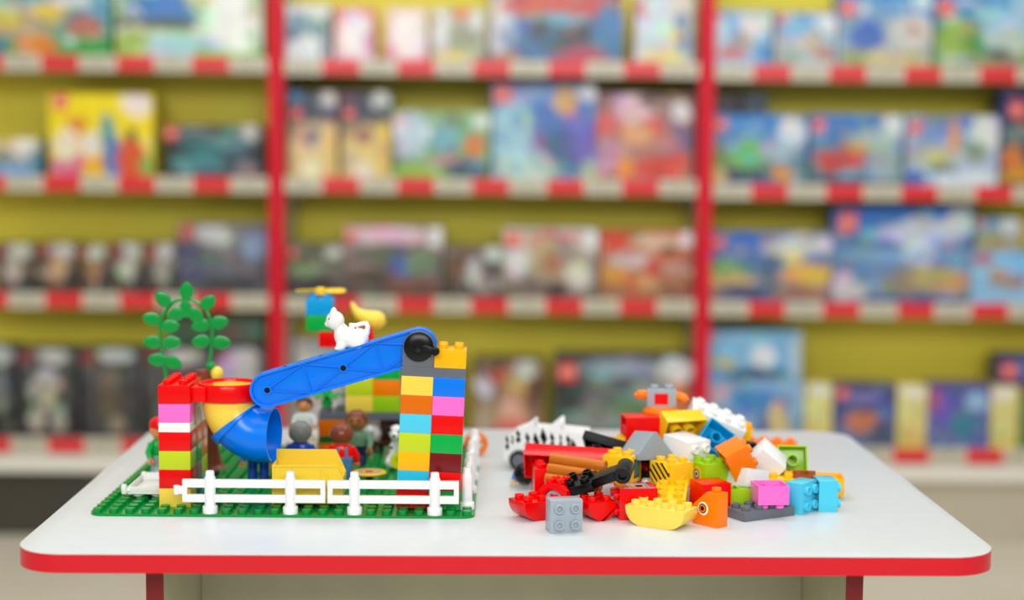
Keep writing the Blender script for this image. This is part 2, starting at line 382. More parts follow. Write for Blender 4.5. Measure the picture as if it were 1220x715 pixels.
# ---- bottom shelf, left bay
toy_box('left', 3, -30, 412, 17, None, 'dark figure pack cut off at the left edge of the bottom shelf', (22, 22, 24), (80, 80, 80), (34, 34, 36), [(.6, .1, .4, .1, (190, 190, 186)), (.6, .5, .25, .25, (120, 120, 116))], [DGR, BK, GR])
for i, (a, b) in enumerate([(22, 90), (96, 166), (170, 250), (254, 316)]):
    toy_box('left', 3, a, 415, b, None, 'tall black figure pack with %s, on the bottom shelf' % ('white armoured robot', 'brown and grey robot', 'dark robot behind the brick arch', 'pale print beside the left post')[i], (20, 20, 22), (92, 92, 92), (38, 37, 36),
            [(.6, .09, .3, .08, (200, 200, 196)), (.15, .1, .12, .08, (150, 50, 44))] + [
             [(.5, .38, .24, .14, (205, 200, 188)), (.5, .55, .14, .14, (196, 186, 160)), (.3, .78, .14, .16, (190, 184, 168)), (.7, .8, .14, .16, (176, 170, 152)), (.25, .48, .1, .1, (170, 164, 150))],
             [(.5, .36, .18, .12, (130, 112, 92)), (.5, .55, .24, .15, (96, 76, 62)), (.6, .85, .16, .12, (150, 138, 110)), (.35, .78, .12, .18, (82, 70, 66))],
             [(.5, .4, .2, .2, (84, 76, 72)), (.4, .75, .2, .2, (110, 100, 92))],
             [(.5, .3, .4, .3, (196, 192, 186)), (.5, .7, .3, .2, (120, 130, 126))]][i], [DGR, BK, (74, 62, 54), BK])
toy_box('left', 3, 200, 377, 314, None, 'flat green toy box standing behind the figure packs near the left post', (60, 92, 66), (86, 118, 88), (96, 128, 96), [(.5, .5, .4, .3, (80, 124, 92)), (.8, .2, .2, .2, (120, 130, 110))], [], dep=128, depth=60)
# ---- top shelf, middle bay
toy_box('middle', 0, 341, 6, 393, None, 'white and navy toy box beside the left red post on the top shelf', (40, 66, 76), (220, 224, 222), (225, 228, 232), [(.3, .35, .3, .2, (90, 140, 160)), (.75, .4, .22, .2, (110, 150, 130)), (.15, .55, .16, .1, (40, 60, 110)), (.5, .8, .4, .2, (226, 232, 240)), (.9, .55, .08, .4, (70, 90, 100))], [(90, 120, 130), WH])
toy_box('middle', 0, 399, 9, 446, None, 'white toy pack with pink red border on the top shelf', (200, 90, 90), (225, 130, 130), (236, 205, 220), [(.5, .5, .34, .42, (240, 238, 236)), (.9, .6, .1, .3, (210, 120, 160))], [])
toy_box('middle', 0, 460, 9, 509, None, 'pinkish white toy pack with cream top, right of the pink bordered pack', (210, 160, 160), (228, 196, 170), (236, 190, 200), [(.55, .5, .4, .45, (244, 236, 230)), (.1, .85, .15, .15, (220, 110, 150))], [])
toy_box('middle', 0, 514, 10, 578, None, 'grey green toy box with white left panel on the top shelf', (150, 156, 130), (170, 176, 150), (180, 186, 150), [(.18, .45, .16, .45, (222, 224, 222)), (.6, .1, .22, .1, (220, 110, 70)), (.85, .2, .15, .2, (226, 226, 214)), (.6, .55, .3, .22, (140, 146, 120)), (.4, .9, .3, .1, (222, 205, 70))], [GR, CR, DG])
toy_box('middle', 0, 583, -20, 742, None, 'large teal toy box with black vehicle on the top shelf', (36, 40, 42), (200, 40, 36), (30, 110, 150), [(.1, .55, .1, .4, (216, 214, 220)), (.45, .3, .4, .14, (200, 60, 44)), (.35, .45, .12, .1, (190, 150, 40)), (.3, .7, .22, .25, (60, 110, 160)), (.55, .62, .26, .2, (48, 46, 50)), (.9, .6, .12, .3, (30, 120, 170)), (.7, .92, .22, .1, (190, 40, 60)), (.55, .45, .2, .08, (90, 170, 200)), (.12, .94, .1, .08, (170, 120, 80))], [(40, 100, 130), BK, TE, NV, TN], depth=110)
toy_box('middle', 0, 757, -8, 826, None, 'pale blue toy box with yellow lower band beside the right red post, top shelf', (60, 64, 60), (214, 206, 190), (200, 205, 205), [(.35, .35, .32, .3, (200, 215, 224)), (.5, .92, .4, .12, (230, 210, 70)), (.82, .55, .12, .3, (50, 110, 160)), (.1, .2, .1, .15, (200, 60, 60)), (.7, .6, .1, .1, (230, 200, 60))], [WH, LB, GR])
# ---- second shelf, middle bay
for i, (a, b) in enumerate([(343, 402), (406, 466)]):
    toy_box('middle', 1, a, 109, b, None, 'navy topped pack with gold window on the second shelf, %s' % ('next to left red post', 'second from left red post')[i], (40, 42, 50), (50, 56, 76), (216, 186, 120),
            [(.5, .25, .55, .13, (48, 58, 84)), (.8, .1, .2, .12, (214, 214, 206)), (.5, .07, .2, .06, (60, 60, 66)), (.15, .06, .14, .06, [(40, 140, 190), (110, 30, 80)][i]), (.5, .68, .4, .34, [(228, 204, 150), (232, 206, 120)][i]), (.45, .5, .2, .12, [(110, 110, 120), (150, 100, 90)][i]), (.85, .65, .12, .3, [(238, 190, 110), (236, 196, 90)][i]), (.45, .9, .2, .1, (240, 236, 220))], [], (.17, .26, .2))
toy_box('middle', 1, 468, 132, 584, None, 'green and blue toy box with an orange ball on the second shelf', (60, 90, 60), (150, 190, 130), (110, 150, 90), [(.2, .35, .2, .35, (190, 210, 224)), (.08, .15, .08, .12, (236, 180, 190)), (.85, .5, .12, .16, (226, 120, 60)), (.9, .15, .1, .14, (226, 232, 226)), (.3, .9, .3, .1, (160, 190, 70)), (.75, .88, .25, .14, (56, 76, 96)), (.5, .72, .2, .06, (200, 150, 140)), (.55, .4, .15, .2, (110, 180, 190)), (.6, .12, .1, .1, (90, 130, 90))], [LB, GN, TE, DG])
toy_box('middle', 1, 587, 101, 711, None, 'large blue and purple fantasy toy box with gold heart emblem', (60, 60, 110), (80, 120, 190), (150, 190, 190), [(.2, .5, .2, .4, (160, 205, 215)), (.6, .35, .4, .24, (70, 110, 180)), (.7, .16, .12, .14, (216, 170, 80)), (.92, .08, .1, .08, (226, 230, 230)), (.85, .6, .16, .3, (110, 84, 180)), (.5, .62, .1, .1, (140, 70, 140)), (.35, .85, .3, .16, (190, 215, 190)), (.65, .65, .16, .2, (60, 90, 130)), (.92, .9, .1, .1, (200, 200, 150)), (.4, .12, .2, .1, (130, 160, 200)), (.75, .9, .14, .1, (70, 120, 160))], [(90, 130, 190), (130, 180, 200), PU], (.1, .11, .16))
toy_box('middle', 1, 712, 112, 826, None, 'red and cream toy box with rounded pink top figure on second shelf', (110, 60, 80), (140, 90, 80), (190, 130, 120), [(.4, .16, .22, .2, (232, 190, 200)), (.08, .35, .14, .14, (225, 90, 76)), (.58, .36, .1, .1, (216, 70, 46)), (.42, .46, .16, .14, (226, 170, 110)), (.88, .2, .1, .12, (236, 232, 230)), (.9, .5, .1, .18, (120, 100, 140)), (.1, .7, .14, .2, (190, 140, 170)), (.3, .85, .12, .1, (240, 150, 40)), (.6, .85, .22, .12, (216, 60, 44)), (.85, .82, .12, .16, (220, 60, 44)), (.7, .55, .12, .1, (200, 130, 120)), (.62, .08, .2, .1, (90, 60, 60))], [(170, 100, 90), (210, 170, 150), (150, 110, 140), BRN])
# ---- third shelf, middle bay
toy_box('middle', 2, 341, 291, 410, None, 'dark green battle toy box beside the left red post, third shelf', (40, 44, 36), (90, 96, 80), (56, 56, 50), [(.82, .14, .16, .14, (206, 208, 204)), (.35, .5, .3, .12, (130, 160, 110)), (.5, .8, .4, .12, (50, 46, 44))], [DG, GR, (150, 160, 140), BRN], (.1, .18, .15))
toy_box('middle', 2, 411, 270, 527, None, 'long dark toy box with pink title band on the third shelf', (40, 44, 40), (210, 170, 175), (66, 60, 52), [(.45, .13, .44, .11, (224, 190, 196)), (.92, .14, .09, .14, (232, 234, 232)), (.35, .42, .3, .12, (90, 110, 80)), (.6, .55, .12, .16, (70, 100, 160)), (.8, .5, .18, .16, (110, 140, 100)), (.25, .72, .25, .12, (76, 66, 56)), (.7, .82, .28, .08, (130, 70, 56)), (.5, .3, .3, .06, (80, 90, 76))], [DG, (60, 56, 50), (110, 120, 100), BRN], (.06, .14, .1))
toy_box('middle', 2, 530, 294, 598, None, 'dark brown toy box with white explosion print on the third shelf', (60, 70, 46), (110, 96, 84), (70, 58, 52), [(.85, .12, .14, .14, (216, 222, 218)), (.5, .5, .14, .3, (200, 200, 196)), (.25, .4, .16, .2, (110, 70, 60)), (.7, .75, .2, .16, (160, 150, 140))], [DGR, BRN, GR, (190, 186, 180)])
toy_box('middle', 2, 600, 272, 712, None, 'pale grey toy box with round arena print and red title on third shelf', (80, 96, 56), (206, 200, 190), (110, 100, 88), [(.55, .12, .3, .08, (214, 110, 104)), (.15, .5, .14, .2, (222, 220, 212)), (.55, .5, .3, .3, (170, 150, 124)), (.52, .5, .12, .12, (170, 110, 70)), (.8, .7, .14, .18, (220, 216, 208)), (.94, .13, .08, .12, (240, 242, 240)), (.25, .85, .25, .1, (110, 96, 84)), (.55, .88, .14, .1, (56, 46, 42)), (.35, .25, .2, .07, (190, 176, 160))], [CR, GR, BRN, TN], (.1, .17, .15))
toy_box('middle', 2, 715, 275, 826, None, 'red and orange crowd scene toy box beside the right red post, third shelf', (100, 60, 46), (206, 110, 80), (150, 110, 76), [(.2, .15, .2, .12, (214, 60, 40)), (.6, .15, .25, .1, (220, 190, 170)), (.93, .12, .08, .12, (238, 240, 238)), (.3, .42, .24, .1, (200, 196, 200)), (.6, .5, .1, .16, (200, 70, 56)), (.8, .55, .14, .1, (190, 150, 140)), (.2, .65, .16, .12, (226, 150, 60)), (.5, .75, .14, .1, (210, 160, 110)), (.8, .85, .18, .1, (130, 90, 70)), (.75, .25, .1, .08, (50, 40, 40))], [(226, 160, 80), RD, (220, 200, 180), BRN, (160, 110, 80)])
# ---- bottom shelf, middle bay
toy_box('middle', 3, 350, 404, 410, None, 'pale greyish box behind the azure brick, bottom shelf beside left post', (150, 150, 146), (196, 196, 194), (180, 176, 172), [(.5, .45, .4, .18, (206, 180, 176)), (.6, .1, .3, .08, (170, 180, 190))], [WH, GR], dep=122, depth=70)
toy_box('middle', 3, 424, 424, 548, None, 'wide dull toy box behind the brick crane on the bottom shelf', (90, 80, 70), (120, 118, 96), (100, 96, 86), [(.5, .5, .3, .3, (140, 130, 110))], [GR, BRN, DGR], dep=122, depth=70)
toy_box('middle', 3, 565, 428, 647, None, 'dark red toy box with blond character print on the bottom shelf', (70, 80, 30), (90, 60, 52), (170, 130, 104), [(.75, .12, .16, .12, (206, 206, 204)), (.4, .2, .14, .1, (200, 70, 60)), (.6, .36, .18, .16, (200, 160, 100)), (.15, .35, .14, .14, (210, 205, 215)), (.55, .66, .2, .2, (222, 170, 140)), (.5, .82, .22, .12, (214, 80, 76)), (.9, .4, .12, .2, (90, 50, 44)), (.2, .7, .15, .2, (170, 150, 120))], [BRN, (150, 110, 90), (200, 180, 160)])
toy_box('middle', 3, 661, 423, 826, None, 'long charcoal toy box with silver title and green jeep print', (50, 52, 50), (70, 72, 74), (90, 96, 90), [(.48, .15, .3, .11, (150, 170, 180)), (.87, .16, .14, .14, (226, 226, 226)), (.08, .5, .09, .4, (56, 56, 58)), (.4, .5, .2, .16, (110, 112, 112)), (.55, .6, .2, .14, (96, 130, 84)), (.3, .75, .24, .14, (140, 144, 140)), (.7, .4, .16, .14, (150, 156, 156)), (.88, .7, .12, .4, (214, 110, 62)), (.5, .92, .3, .1, (70, 90, 60))], [DGR, GR, DG, BK], (.09, .2, .13))
# ---- top shelf, right bay
toy_box('right', 0, 851, 13, 920, None, 'light blue toy box with red boat next to the right red post, top shelf', (60, 100, 130), (90, 160, 215), (150, 195, 225), [(.7, .2, .3, .18, (220, 214, 200)), (.32, .75, .3, .14, (205, 80, 70)), (.85, .75, .14, .2, (60, 130, 190)), (.5, .5, .2, .14, (170, 150, 130)), (.1, .4, .1, .4, (200, 215, 235)), (.1, .06, .1, .06, (214, 100, 130))], [LB, WH, (110, 160, 190)])
toy_box('right', 0, 924, 15, 997, None, 'blue toy box with white cap corner, second on the top shelf right of the post', (60, 90, 110), (50, 120, 190), (190, 200, 196), [(.85, .2, .18, .22, (226, 230, 230)), (.35, .3, .3, .16, (110, 190, 220)), (.55, .6, .3, .16, (190, 190, 180)), (.6, .5, .1, .16, (200, 160, 70)), (.8, .75, .16, .12, (190, 110, 90)), (.25, .8, .2, .16, (150, 170, 150))], [LB, GR, TN, WH], (.1, .12, .14))
toy_box('right', 0, 1000, -10, 1112, None, 'city truck toy box with blue van, top shelf of right bay', (50, 100, 150), (60, 140, 215), (190, 185, 150), [(.3, .6, .24, .18, (50, 100, 180)), (.75, .55, .24, .24, (210, 206, 196)), (.8, .5, .06, .06, (180, 80, 60)), (.6, .88, .35, .08, (216, 190, 130)), (.2, .86, .2, .1, (150, 160, 90)), (.9, .12, .1, .12, (220, 235, 245)), (.5, .2, .2, .1, (90, 150, 205))], [LB, GN, CR, BL], (.1, .22, .16))
toy_box('right', 0, 1115, -8, 1250, None, 'blue and green toy box with green vehicle at the right edge of top shelf', (60, 120, 100), (40, 130, 200), (110, 170, 70), [(.2, .6, .2, .25, (150, 180, 70)), (.35, .66, .09, .18, (20, 140, 80)), (.65, .55, .25, .22, (190, 205, 190)), (.5, .9, .3, .1, (150, 140, 110)), (.65, .3, .3, .12, (150, 200, 220)), (.55, .8, .1, .08, (60, 60, 60))], [GN, LM, WH, LB], (.09, .2, .14))
# ---- second shelf, right bay
for i, (a, b) in enumerate([(850, 880), (884, 914)]):
    toy_box('right', 1, a, 112, b, None, 'dark pack behind the blue boxes on second shelf, %s the right red post' % ('against', 'one away from')[i], (50, 40, 50), [(70, 44, 52), (66, 96, 120)][i], (90, 70, 66), [(.5, .4, .3, .2, (110, 110, 120))], [BRN, NV], dep=128, depth=70)
toy_box('right', 1, 848, 137, 962, None, 'blue toy box with green tractor on the second shelf of right bay', (40, 90, 160), (40, 130, 210), (110, 130, 90), [(.4, .6, .2, .18, (110, 190, 70)), (.4, .62, .06, .06, (70, 190, 200)), (.35, .85, .24, .1, (46, 60, 66)), (.85, .25, .14, .22, (226, 230, 226)), (.75, .85, .12, .12, (224, 150, 70)), (.7, .5, .2, .16, (160, 180, 180)), (.1, .65, .12, .14, (110, 150, 70)), (.07, .88, .08, .1, (214, 190, 110)), (.5, .97, .5, .04, (30, 70, 150))], [LB, GN, GR], (.09, .14, .13))
toy_box('right', 1, 966, 137, 1077, None, 'blue toy box with red sports car and silver wheel on second shelf', (40, 80, 130), (40, 120, 205), (100, 120, 110), [(.3, .65, .26, .16, (205, 56, 40)), (.45, .5, .12, .12, (190, 90, 60)), (.78, .72, .18, .26, (160, 176, 184)), (.9, .15, .12, .16, (226, 230, 224)), (.7, .35, .3, .14, (170, 190, 190)), (.55, .45, .12, .1, (214, 180, 70)), (.4, .95, .4, .05, (40, 60, 90))], [LB, GR, (120, 160, 120)], (.09, .15, .13))
toy_box('right', 1, 1080, 138, 1191, None, 'blue and white toy box with orange crane on second shelf, right bay', (60, 90, 130), (70, 120, 200), (200, 206, 214), [(.52, .3, .07, .28, (230, 150, 50)), (.85, .25, .16, .28, (228, 228, 220)), (.76, .5, .14, .14, (120, 140, 110)), (.3, .6, .24, .16, (190, 190, 150)), (.42, .75, .14, .1, (60, 70, 80)), (.65, .88, .3, .12, (216, 222, 232)), (.1, .9, .14, .1, (30, 90, 180)), (.35, .6, .08, .1, (206, 200, 60))], [CR, GR, LB], (.1, .16, .13))
toy_box('right', 1, 1194, 108, 1290, None, 'navy toy box with orange machines at the right edge of second shelf', (30, 40, 80), (40, 60, 120), (60, 80, 70), [(.18, .7, .12, .14, (224, 130, 40)), (.3, .88, .3, .08, (206, 150, 40)), (.2, .45, .2, .1, (110, 130, 120))], [NV, DG, OR], (.2, .2, .2))
# ---- third shelf, right bay
toy_box('right', 2, 845, 277, 992, None, 'wide blue toy box with yellow loader, third shelf right of the post', (50, 80, 90), (30, 110, 205), (150, 130, 100), [(.78, .16, .24, .16, (210, 214, 206)), (.62, .32, .16, .1, (230, 214, 150)), (.82, .58, .22, .14, (232, 186, 40)), (.7, .36, .08, .1, (236, 206, 60)), (.2, .68, .22, .1, (206, 176, 90)), (.15, .5, .2, .1, (120, 170, 90)), (.45, .5, .2, .2, (70, 100, 140)), (.75, .85, .2, .08, (170, 110, 60)), (.3, .85, .24, .08, (50, 70, 110)), (.5, .97, .5, .03, (40, 60, 150))], [GR, TN, LB, DGR], (.07, .15, .1))
toy_box('right', 2, 994, 248, 1160, None, 'largest blue city toy box with white aeroplane on the third shelf', (30, 80, 140), (30, 110, 200), (110, 120, 120), [(.65, .25, .32, .14, (200, 210, 220)), (.62, .48, .12, .14, (224, 226, 226)), (.12, .85, .14, .16, (205, 205, 200)), (.3, .7, .16, .16, (110, 140, 180)), (.75, .75, .24, .14, (190, 170, 90)), (.5, .82, .14, .1, (150, 130, 110)), (.9, .15, .1, .12, (210, 214, 214)), (.5, .5, .6, .06, (120, 170, 200)), (.5, .97, .5, .03, (30, 70, 150))], [LB, GR, (90, 130, 170), TN, DGR], (.1, .15, .13))
toy_box('right', 2, 1157, 300, 1250, None, 'light blue toy box with brown boat at the right end of third shelf', (80, 130, 170), (110, 180, 225), (150, 190, 215), [(.5, .55, .25, .16, (160, 120, 90)), (.14, .15, .12, .12, (190, 80, 100)), (.35, .4, .1, .1, (200, 150, 110))], [LB], None)
toy_box('right', 2, 1163, 260, 1215, 299.5, 'small blue toy box stacked on the light blue boat box', (120, 130, 60), (60, 140, 200), (170, 150, 90), [(.75, .2, .26, .3, (210, 220, 220)), (.4, .65, .3, .2, (160, 150, 90))], [LB, GN, TN], (.1, .14, .14))
# ---- bottom shelf, right bay
toy_box('right', 3, 842, 454, 958, None, 'blue toy box with yellow figure under the ship box, bottom shelf', (70, 110, 150), (140, 180, 210), (120, 150, 180), [(.55, .3, .3, .2, (40, 120, 190)), (.75, .65, .12, .35, (214, 190, 110)), (.3, .55, .14, .2, (120, 150, 180)), (.6, .7, .06, .25, (40, 70, 140)), (.12, .2, .1, .1, (220, 170, 180))], [LB, (100, 140, 190), GR])
toy_box('right', 3, 842, 394, 955, 453.5, 'light blue toy box with white ship stacked on another blue box', (90, 130, 160), (130, 190, 220), (80, 150, 200), [(.6, .55, .14, .22, (226, 226, 220)), (.2, .65, .14, .12, (190, 180, 110)), (.5, .88, .35, .1, (50, 60, 80)), (.95, .5, .08, .5, (180, 200, 210)), (.06, .12, .06, .08, (214, 90, 90))], [LB, SKY])
for i, (a, b) in enumerate([(960, 992), (1070, 1105), (1182, 1214)]):
    toy_box('right', 3, a, 457 + 2 * i, b, None, 'yellow pack with white top corner on bottom shelf, %s' % ('next to the stacked ship box', 'between the two purple boxes', 'at the right end')[i], (226, 206, 100), (226, 214, 120), (220, 200, 90), [(.5, .1, .4, .1, (226, 230, 226)), (.5, .5, .3, .3, (214, 204, 130)), (.4, .8, .3, .12, (200, 176, 90))], [(200, 190, 110), CR], name='toy_pack', cat='toy pack')
toy_box('right', 3, 994, 459, 1068, None, 'purple blue toy box with orange machine, bottom shelf of right bay', (60, 60, 110), (70, 66, 130), (70, 90, 130), [(.5, .6, .3, .16, (206, 120, 70)), (.45, .2, .3, .1, (130, 120, 180)), (.75, .75, .14, .2, (70, 76, 90)), (.2, .85, .2, .12, (120, 130, 170)), (.85, .45, .14, .14, (90, 110, 170))], [NV, GR, BL], (.13, .14, .18))
toy_box('right', 3, 1105, 459, 1181, None, 'purple and teal toy box with robot on the bottom shelf', (70, 60, 120), (90, 80, 160), (80, 100, 150), [(.6, .65, .24, .24, (50, 130, 150)), (.25, .4, .2, .25, (110, 84, 180)), (.8, .25, .2, .16, (150, 190, 220)), (.12, .25, .1, .16, (190, 60, 100)), (.25, .85, .2, .14, (110, 110, 150))], [PU, TE, (120, 150, 200)])
toy_box('right', 3, 1216, 461, 1280, None, 'dark red and green box at the right edge of bottom shelf', (110, 30, 30), (150, 40, 50), (80, 120, 70), [(.1, .5, .2, .4, (80, 130, 80))], [RD, GN])
toy_box('right', 3, 1190, 424, 1270, 460, 'navy toy box with red badge stacked high at the right edge', (40, 46, 90), (60, 80, 140), (90, 90, 130), [(.6, .4, .4, .3, (80, 110, 170))], [NV], (.16, .5, .22), dep=50)

# ------------------------------------------------------------------ play table
TX0, TX1, TY0, TY1 = -36.6, 868.2, -150.6, 518.6
def rrect(x0, y0, x1, y1, r, n=10):
    pts = []
    for cx, cy, a in ((x1 - r, y1 - r, 0), (x0 + r, y1 - r, 90), (x0 + r, y0 + r, 180), (x1 - r, y0 + r, 270)):
        for k in range(n + 1):
            t = (a + 90 * k / n) * D2R; pts.append((cx + r * math.cos(t), cy + r * math.sin(t)))
    return pts
table = thing('play_table', 'white low play table with red edge standing in front of the shelves', 'table', (0, 0, -560))
mb = MB(); mb.prism(rrect(TX0, TY0, TX1, TY1, 47.5, 14), -1.0, 0, axis='z'); mb.prism(rrect(TX0 + 1.8, TY0 + 1.8, TX1 - 1.8, TY1 - 1.8, 45.7), -17.5, -.9, axis='z')
part('tabletop', mb, M_TABLE, table, .3, loc=(0, 0, 560))
mb = MB(); A = rrect(TX0, TY0, TX1, TY1, 47.5, 14); B = rrect(TX0 + 1.6, TY0 + 1.6, TX1 - 1.6, TY1 - 1.6, 45.9, 14)
mb.rings([[(x, y, -1.02) for x, y in A], [(x, y, -18) for x, y in A], [(x, y, -18) for x, y in B], [(x, y, -1.02) for x, y in B]], closed=True)
part('edge_band', mb, M_EDGE, table, 0, 30, loc=(0, 0, 560))
FY = -72.0                                    # front edge of the two side panels
for ua, ub in ((174.2, 194.2), (1008.8, 1028.3)):
    x0, x1 = aty(ua, 690, FY).x, aty(ub, 690, FY).x
    mb = MB(); mb.box((x0, FY + 2, 0), (x1, 470, 541)); sp = part('side_panel', mb, M_PANEL, table)
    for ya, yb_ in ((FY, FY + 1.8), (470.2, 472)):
        mb = MB(); mb.box((x0 - .3, ya, 0), (x1 + .3, yb_, 541)); part('edge_band', mb, M_LEG_SHADED, sp)
mb = MB(); mb.box((aty(194.2, 690, FY).x + .5, 138, 0), (aty(1008.8, 690, FY).x - .5, 154, 541)); part('back_panel', mb, M_PANEL, table)

# ------------------------------------------------------------------ green plate
PYAW = -0.0150
def BP(x, y, z=0.0):
    c, s = math.cos(PYAW), math.sin(PYAW); return Vector((x * c - y * s, x * s + y * c, z))
PZ = 2.5
mb = MB(); mb.prism(rrect(0, 0, 384, 384, 14, 6), 0, PZ, axis='z')
for a in range(24):
    for b in range(24):
        x, y = a * 16 + 8, b * 16 + 8
        mb.lathe([(4.75, PZ - .02), (4.7, PZ + 4.0), (4.3, PZ + 4.4)], 14, 0, Matrix.Translation((x, y, 0)))
o = link('building_plate', mb.mesh('building_plate', P('plategreen'), .0), None, W((0, 0, 0)), (0, 0, PYAW))
tag(o, 'square green studded building plate lying on the left half of the table', 'building plate')

ORD = ['lowest', 'second', 'third', 'fourth', 'fifth', 'sixth', 'seventh', 'eighth']
CN = dict(red='red', yellow='pale yellow', amber='amber', lime='lime', green='green', azure='light azure', cyan='cyan', blue='blue', pink='pink', darkred='dark red',
          orange='orange', darkorange='dark orange', white='white', teal='teal', mauve='mauve', cream='cream', greenlime='lime green', midyellow='yellow', deepazure='azure', darkgrey='dark grey', lightgrey='light grey', sky='sky blue', brown='brown', boatyellow='pale yellow', tan='tan')
# left tower: a wall two studs wide and six studs deep
def at_plate(x, y, z): return BP(x, y, PZ + z)
cols = {0: [('yellow', 1), ('red', 1), ('lime', 1), ('red', 1), ('white', .5), ('pink', 1)],
        1: [('teal', 1), ('mauve', 1), ('green', 1), ('orange', 1), ('cream', 1), ('white', .5)],
        2: [('azure', 1), ('lime', 1), ('orange', 1), ('darkorange', 1), ('white', 1), ('white', .5)]}
for c, L in cols.items():
    z = 0
    for i, (co, h) in enumerate(L):
        brick(co, at_plate(80, 48 + 32 * c, z), '%s %s in the left brick wall, %s from the plate, %s column' % (CN[co], 'half height brick' if h < 1 else 'brick', ORD[i], ['front', 'middle', 'rear'][c]), h=h, rz=PYAW, group='bricks of the left wall')
        z += h * BH
LT = z                                    # 105.6
fo = link('funnel_holder', None, None, W(at_plate(80, 64, LT)), (0, 0, PYAW)); tag(fo, 'red top brick with round funnel ring, on the left brick wall', 'funnel')
fc = aty(273.5, 462, 66); fx = (fc - at_plate(80, 64, LT)).x; RO = 31.0
mb = brick_mb(2, 4, 1.0); part('holder_brick', mb, P('red'), fo, .3)
mb = MB(); cx = fx
mb.lathe([(RO, .5), (RO + .4, 2), (RO + .4, 16.5), (RO - .5, 18.4), (RO - 3, 18.4), (RO - 4, 15), (RO - 5, .5)], 48, 0, Matrix.Translation((cx, 0, 0)), closed=True)
mb.box((15.5, -24, 1), (cx - RO * .62, 24, 16))
part('holder_ring', mb, P('red'), fo, .3)
# elbow: yellow half and blue half
def elbow(a0, a1, ro, ri, R, straight=0, lead=0, n=40, m=12):
    """centre line: from top (0,0,0) going down then bending to +x; a in degrees"""
    outer, inner = [], []
    path = []
    if lead: path.append((Vector((0, 0, lead)), Vector((0, 0, -1))))
    for k in range(m + 1):
        a = (a0 + (a1 - a0) * k / m) * D2R
        path.append((Vector((R - R * math.cos(a), 0, -R * math.sin(a))), Vector((math.sin(a), 0, -math.cos(a)))))
    if straight: path.append((path[-1][0] + path[-1][1] * straight, path[-1][1]))
    def rr(r):
        out = []
        for p, t in path:
            nx = Vector((-t.z, 0, t.x)); ny = Vector((0, 1, 0))
            out.append([p + nx * (r * math.cos(2 * PI * j / n)) + ny * (r * math.sin(2 * PI * j / n)) for j in range(n)])
        return out
    mb = MB(); o, i = rr(ro), rr(ri)
    mb.rings(o + i[::-1], closed=True); return mb, path
FR = 37.0; fz = 2.0
ytop, _p = elbow(0, 45, 27.4, 25.6, FR, 0, 13)
part('funnel_bowl', ytop, P('yellow'), fo, 0, 40, loc=(cx, 0, fz), rot=(0, 0, -9 * D2R))
mb, _p = elbow(45, 90, 28.2, 26.4, FR, 11)
el = part('funnel_elbow', mb, P('blue'), fo, 0, 40, loc=(cx, 0, fz), rot=(0, 0, -9 * D2R))
mb, _p = elbow(37, 45.5, 31.4, 27.6, FR, 0, m=4); part('seam_rim', mb, P('blue'), el, .3, 40)
mb = MB(); c45 = Vector((FR - FR * math.cos(.785), 0, -FR * math.sin(.785))); inn = c45 + Vector((math.cos(.785), 0, math.sin(.785))) * 28.6
mb.box((inn.x - 4, -5, inn.z - 1), (inn.x + 3, 5, inn.z + 3)); part('clip', mb, P('blue'), el, .6)

# right tower: leaning slightly to the right
TP = at_plate(304 + 64, 24, 0); LEAN = Matrix.Translation(W(TP)) @ Matrix.Rotation(PYAW, 4, 'Z') @ Matrix.Rotation(.040, 4, 'Y')
def tower(dx, z): return LEAN @ Matrix.Translation((dx / 1000, .016, z / 1000))
for nm, dx, L in (('left', -48, ['red', 'cyan', 'amber', 'lime', 'azure', 'darkorange', 'yellow']), ('right', -16, ['green', 'red', 'darkred', 'green', 'red', 'pink', 'blue'])):
    for i, co in enumerate(L):
        brick(co, None, '%s brick in the leaning right tower, %s layer from plate, %s column' % (CN[co], ORD[i], nm), M=tower(dx, i * BH + .6), group='bricks of the right tower')
h7 = 7 * BH + .6
br = link('axle_bracket', None); br.matrix_world = tower(-32, h7); tag(br, 'grey bracket with crank bearing on top of the leaning right tower', 'bracket')
part('bracket_plate', brick_mb(4, 2, .5), P('darkgrey'), br, .3)
R0 = 15.8
prof = [(-31.8, 9.7), (-.2, 9.7)] + [(-16 + R0 * math.cos(a), 30 + R0 * math.sin(a)) for a in [PI * k / 20 for k in range(21)]]
mb = MB(); mb.prism([(x, z) for x, z in prof], -15.8, -10.5); mb.prism([(x, z) for x, z in prof], 12, 15.8); part('bearing_wall', mb, P('darkgrey'), br, .3)
brick('amber', None, 'amber brick with studs beside the crank, at the top of right tower', M=tower(-16, h7 + 9.65), group='bricks of the right tower')
# crank
AX = LEAN @ Matrix.Translation((-.048, .016, (h7 + 30) / 1000))
cr = link('crank_handle', None); cr.matrix_world = AX; tag(cr, 'black round crank wheel with short handle on the grey bracket', 'crank')
mb = MB(); MY = Matrix.Translation((0, -16, 0)) @ Matrix.Rotation(90 * D2R, 4, 'X')
mb.lathe([(14.8, .4), (14.8, 2.4), (13.2, 3.6), (7, 4.2), (6.6, 8), (4.4, 8), (4.2, 2.5), (.5, 2.0)], 36, 0, MY); part('crank_disc', mb, P('black'), cr, 0, 40)
mb = MB(); mb.tube([(3.5, -21, 0), (8, -23, -.5), (14, -24.5, -2), (17, -25, -2.5)], [3.4, 3.2, 3.2, 3.4], 14); mb.cyl((17, -22, -2.5), (17, -30, -2.5), 4.6, 4.2, 18); part('crank_arm', mb, P('black'), cr, .3, 40)
mb = MB(); mb.cyl((0, -15.6, 0), (0, 15.6, 0), 4, n=16); part('axle', mb, P('black'), cr)

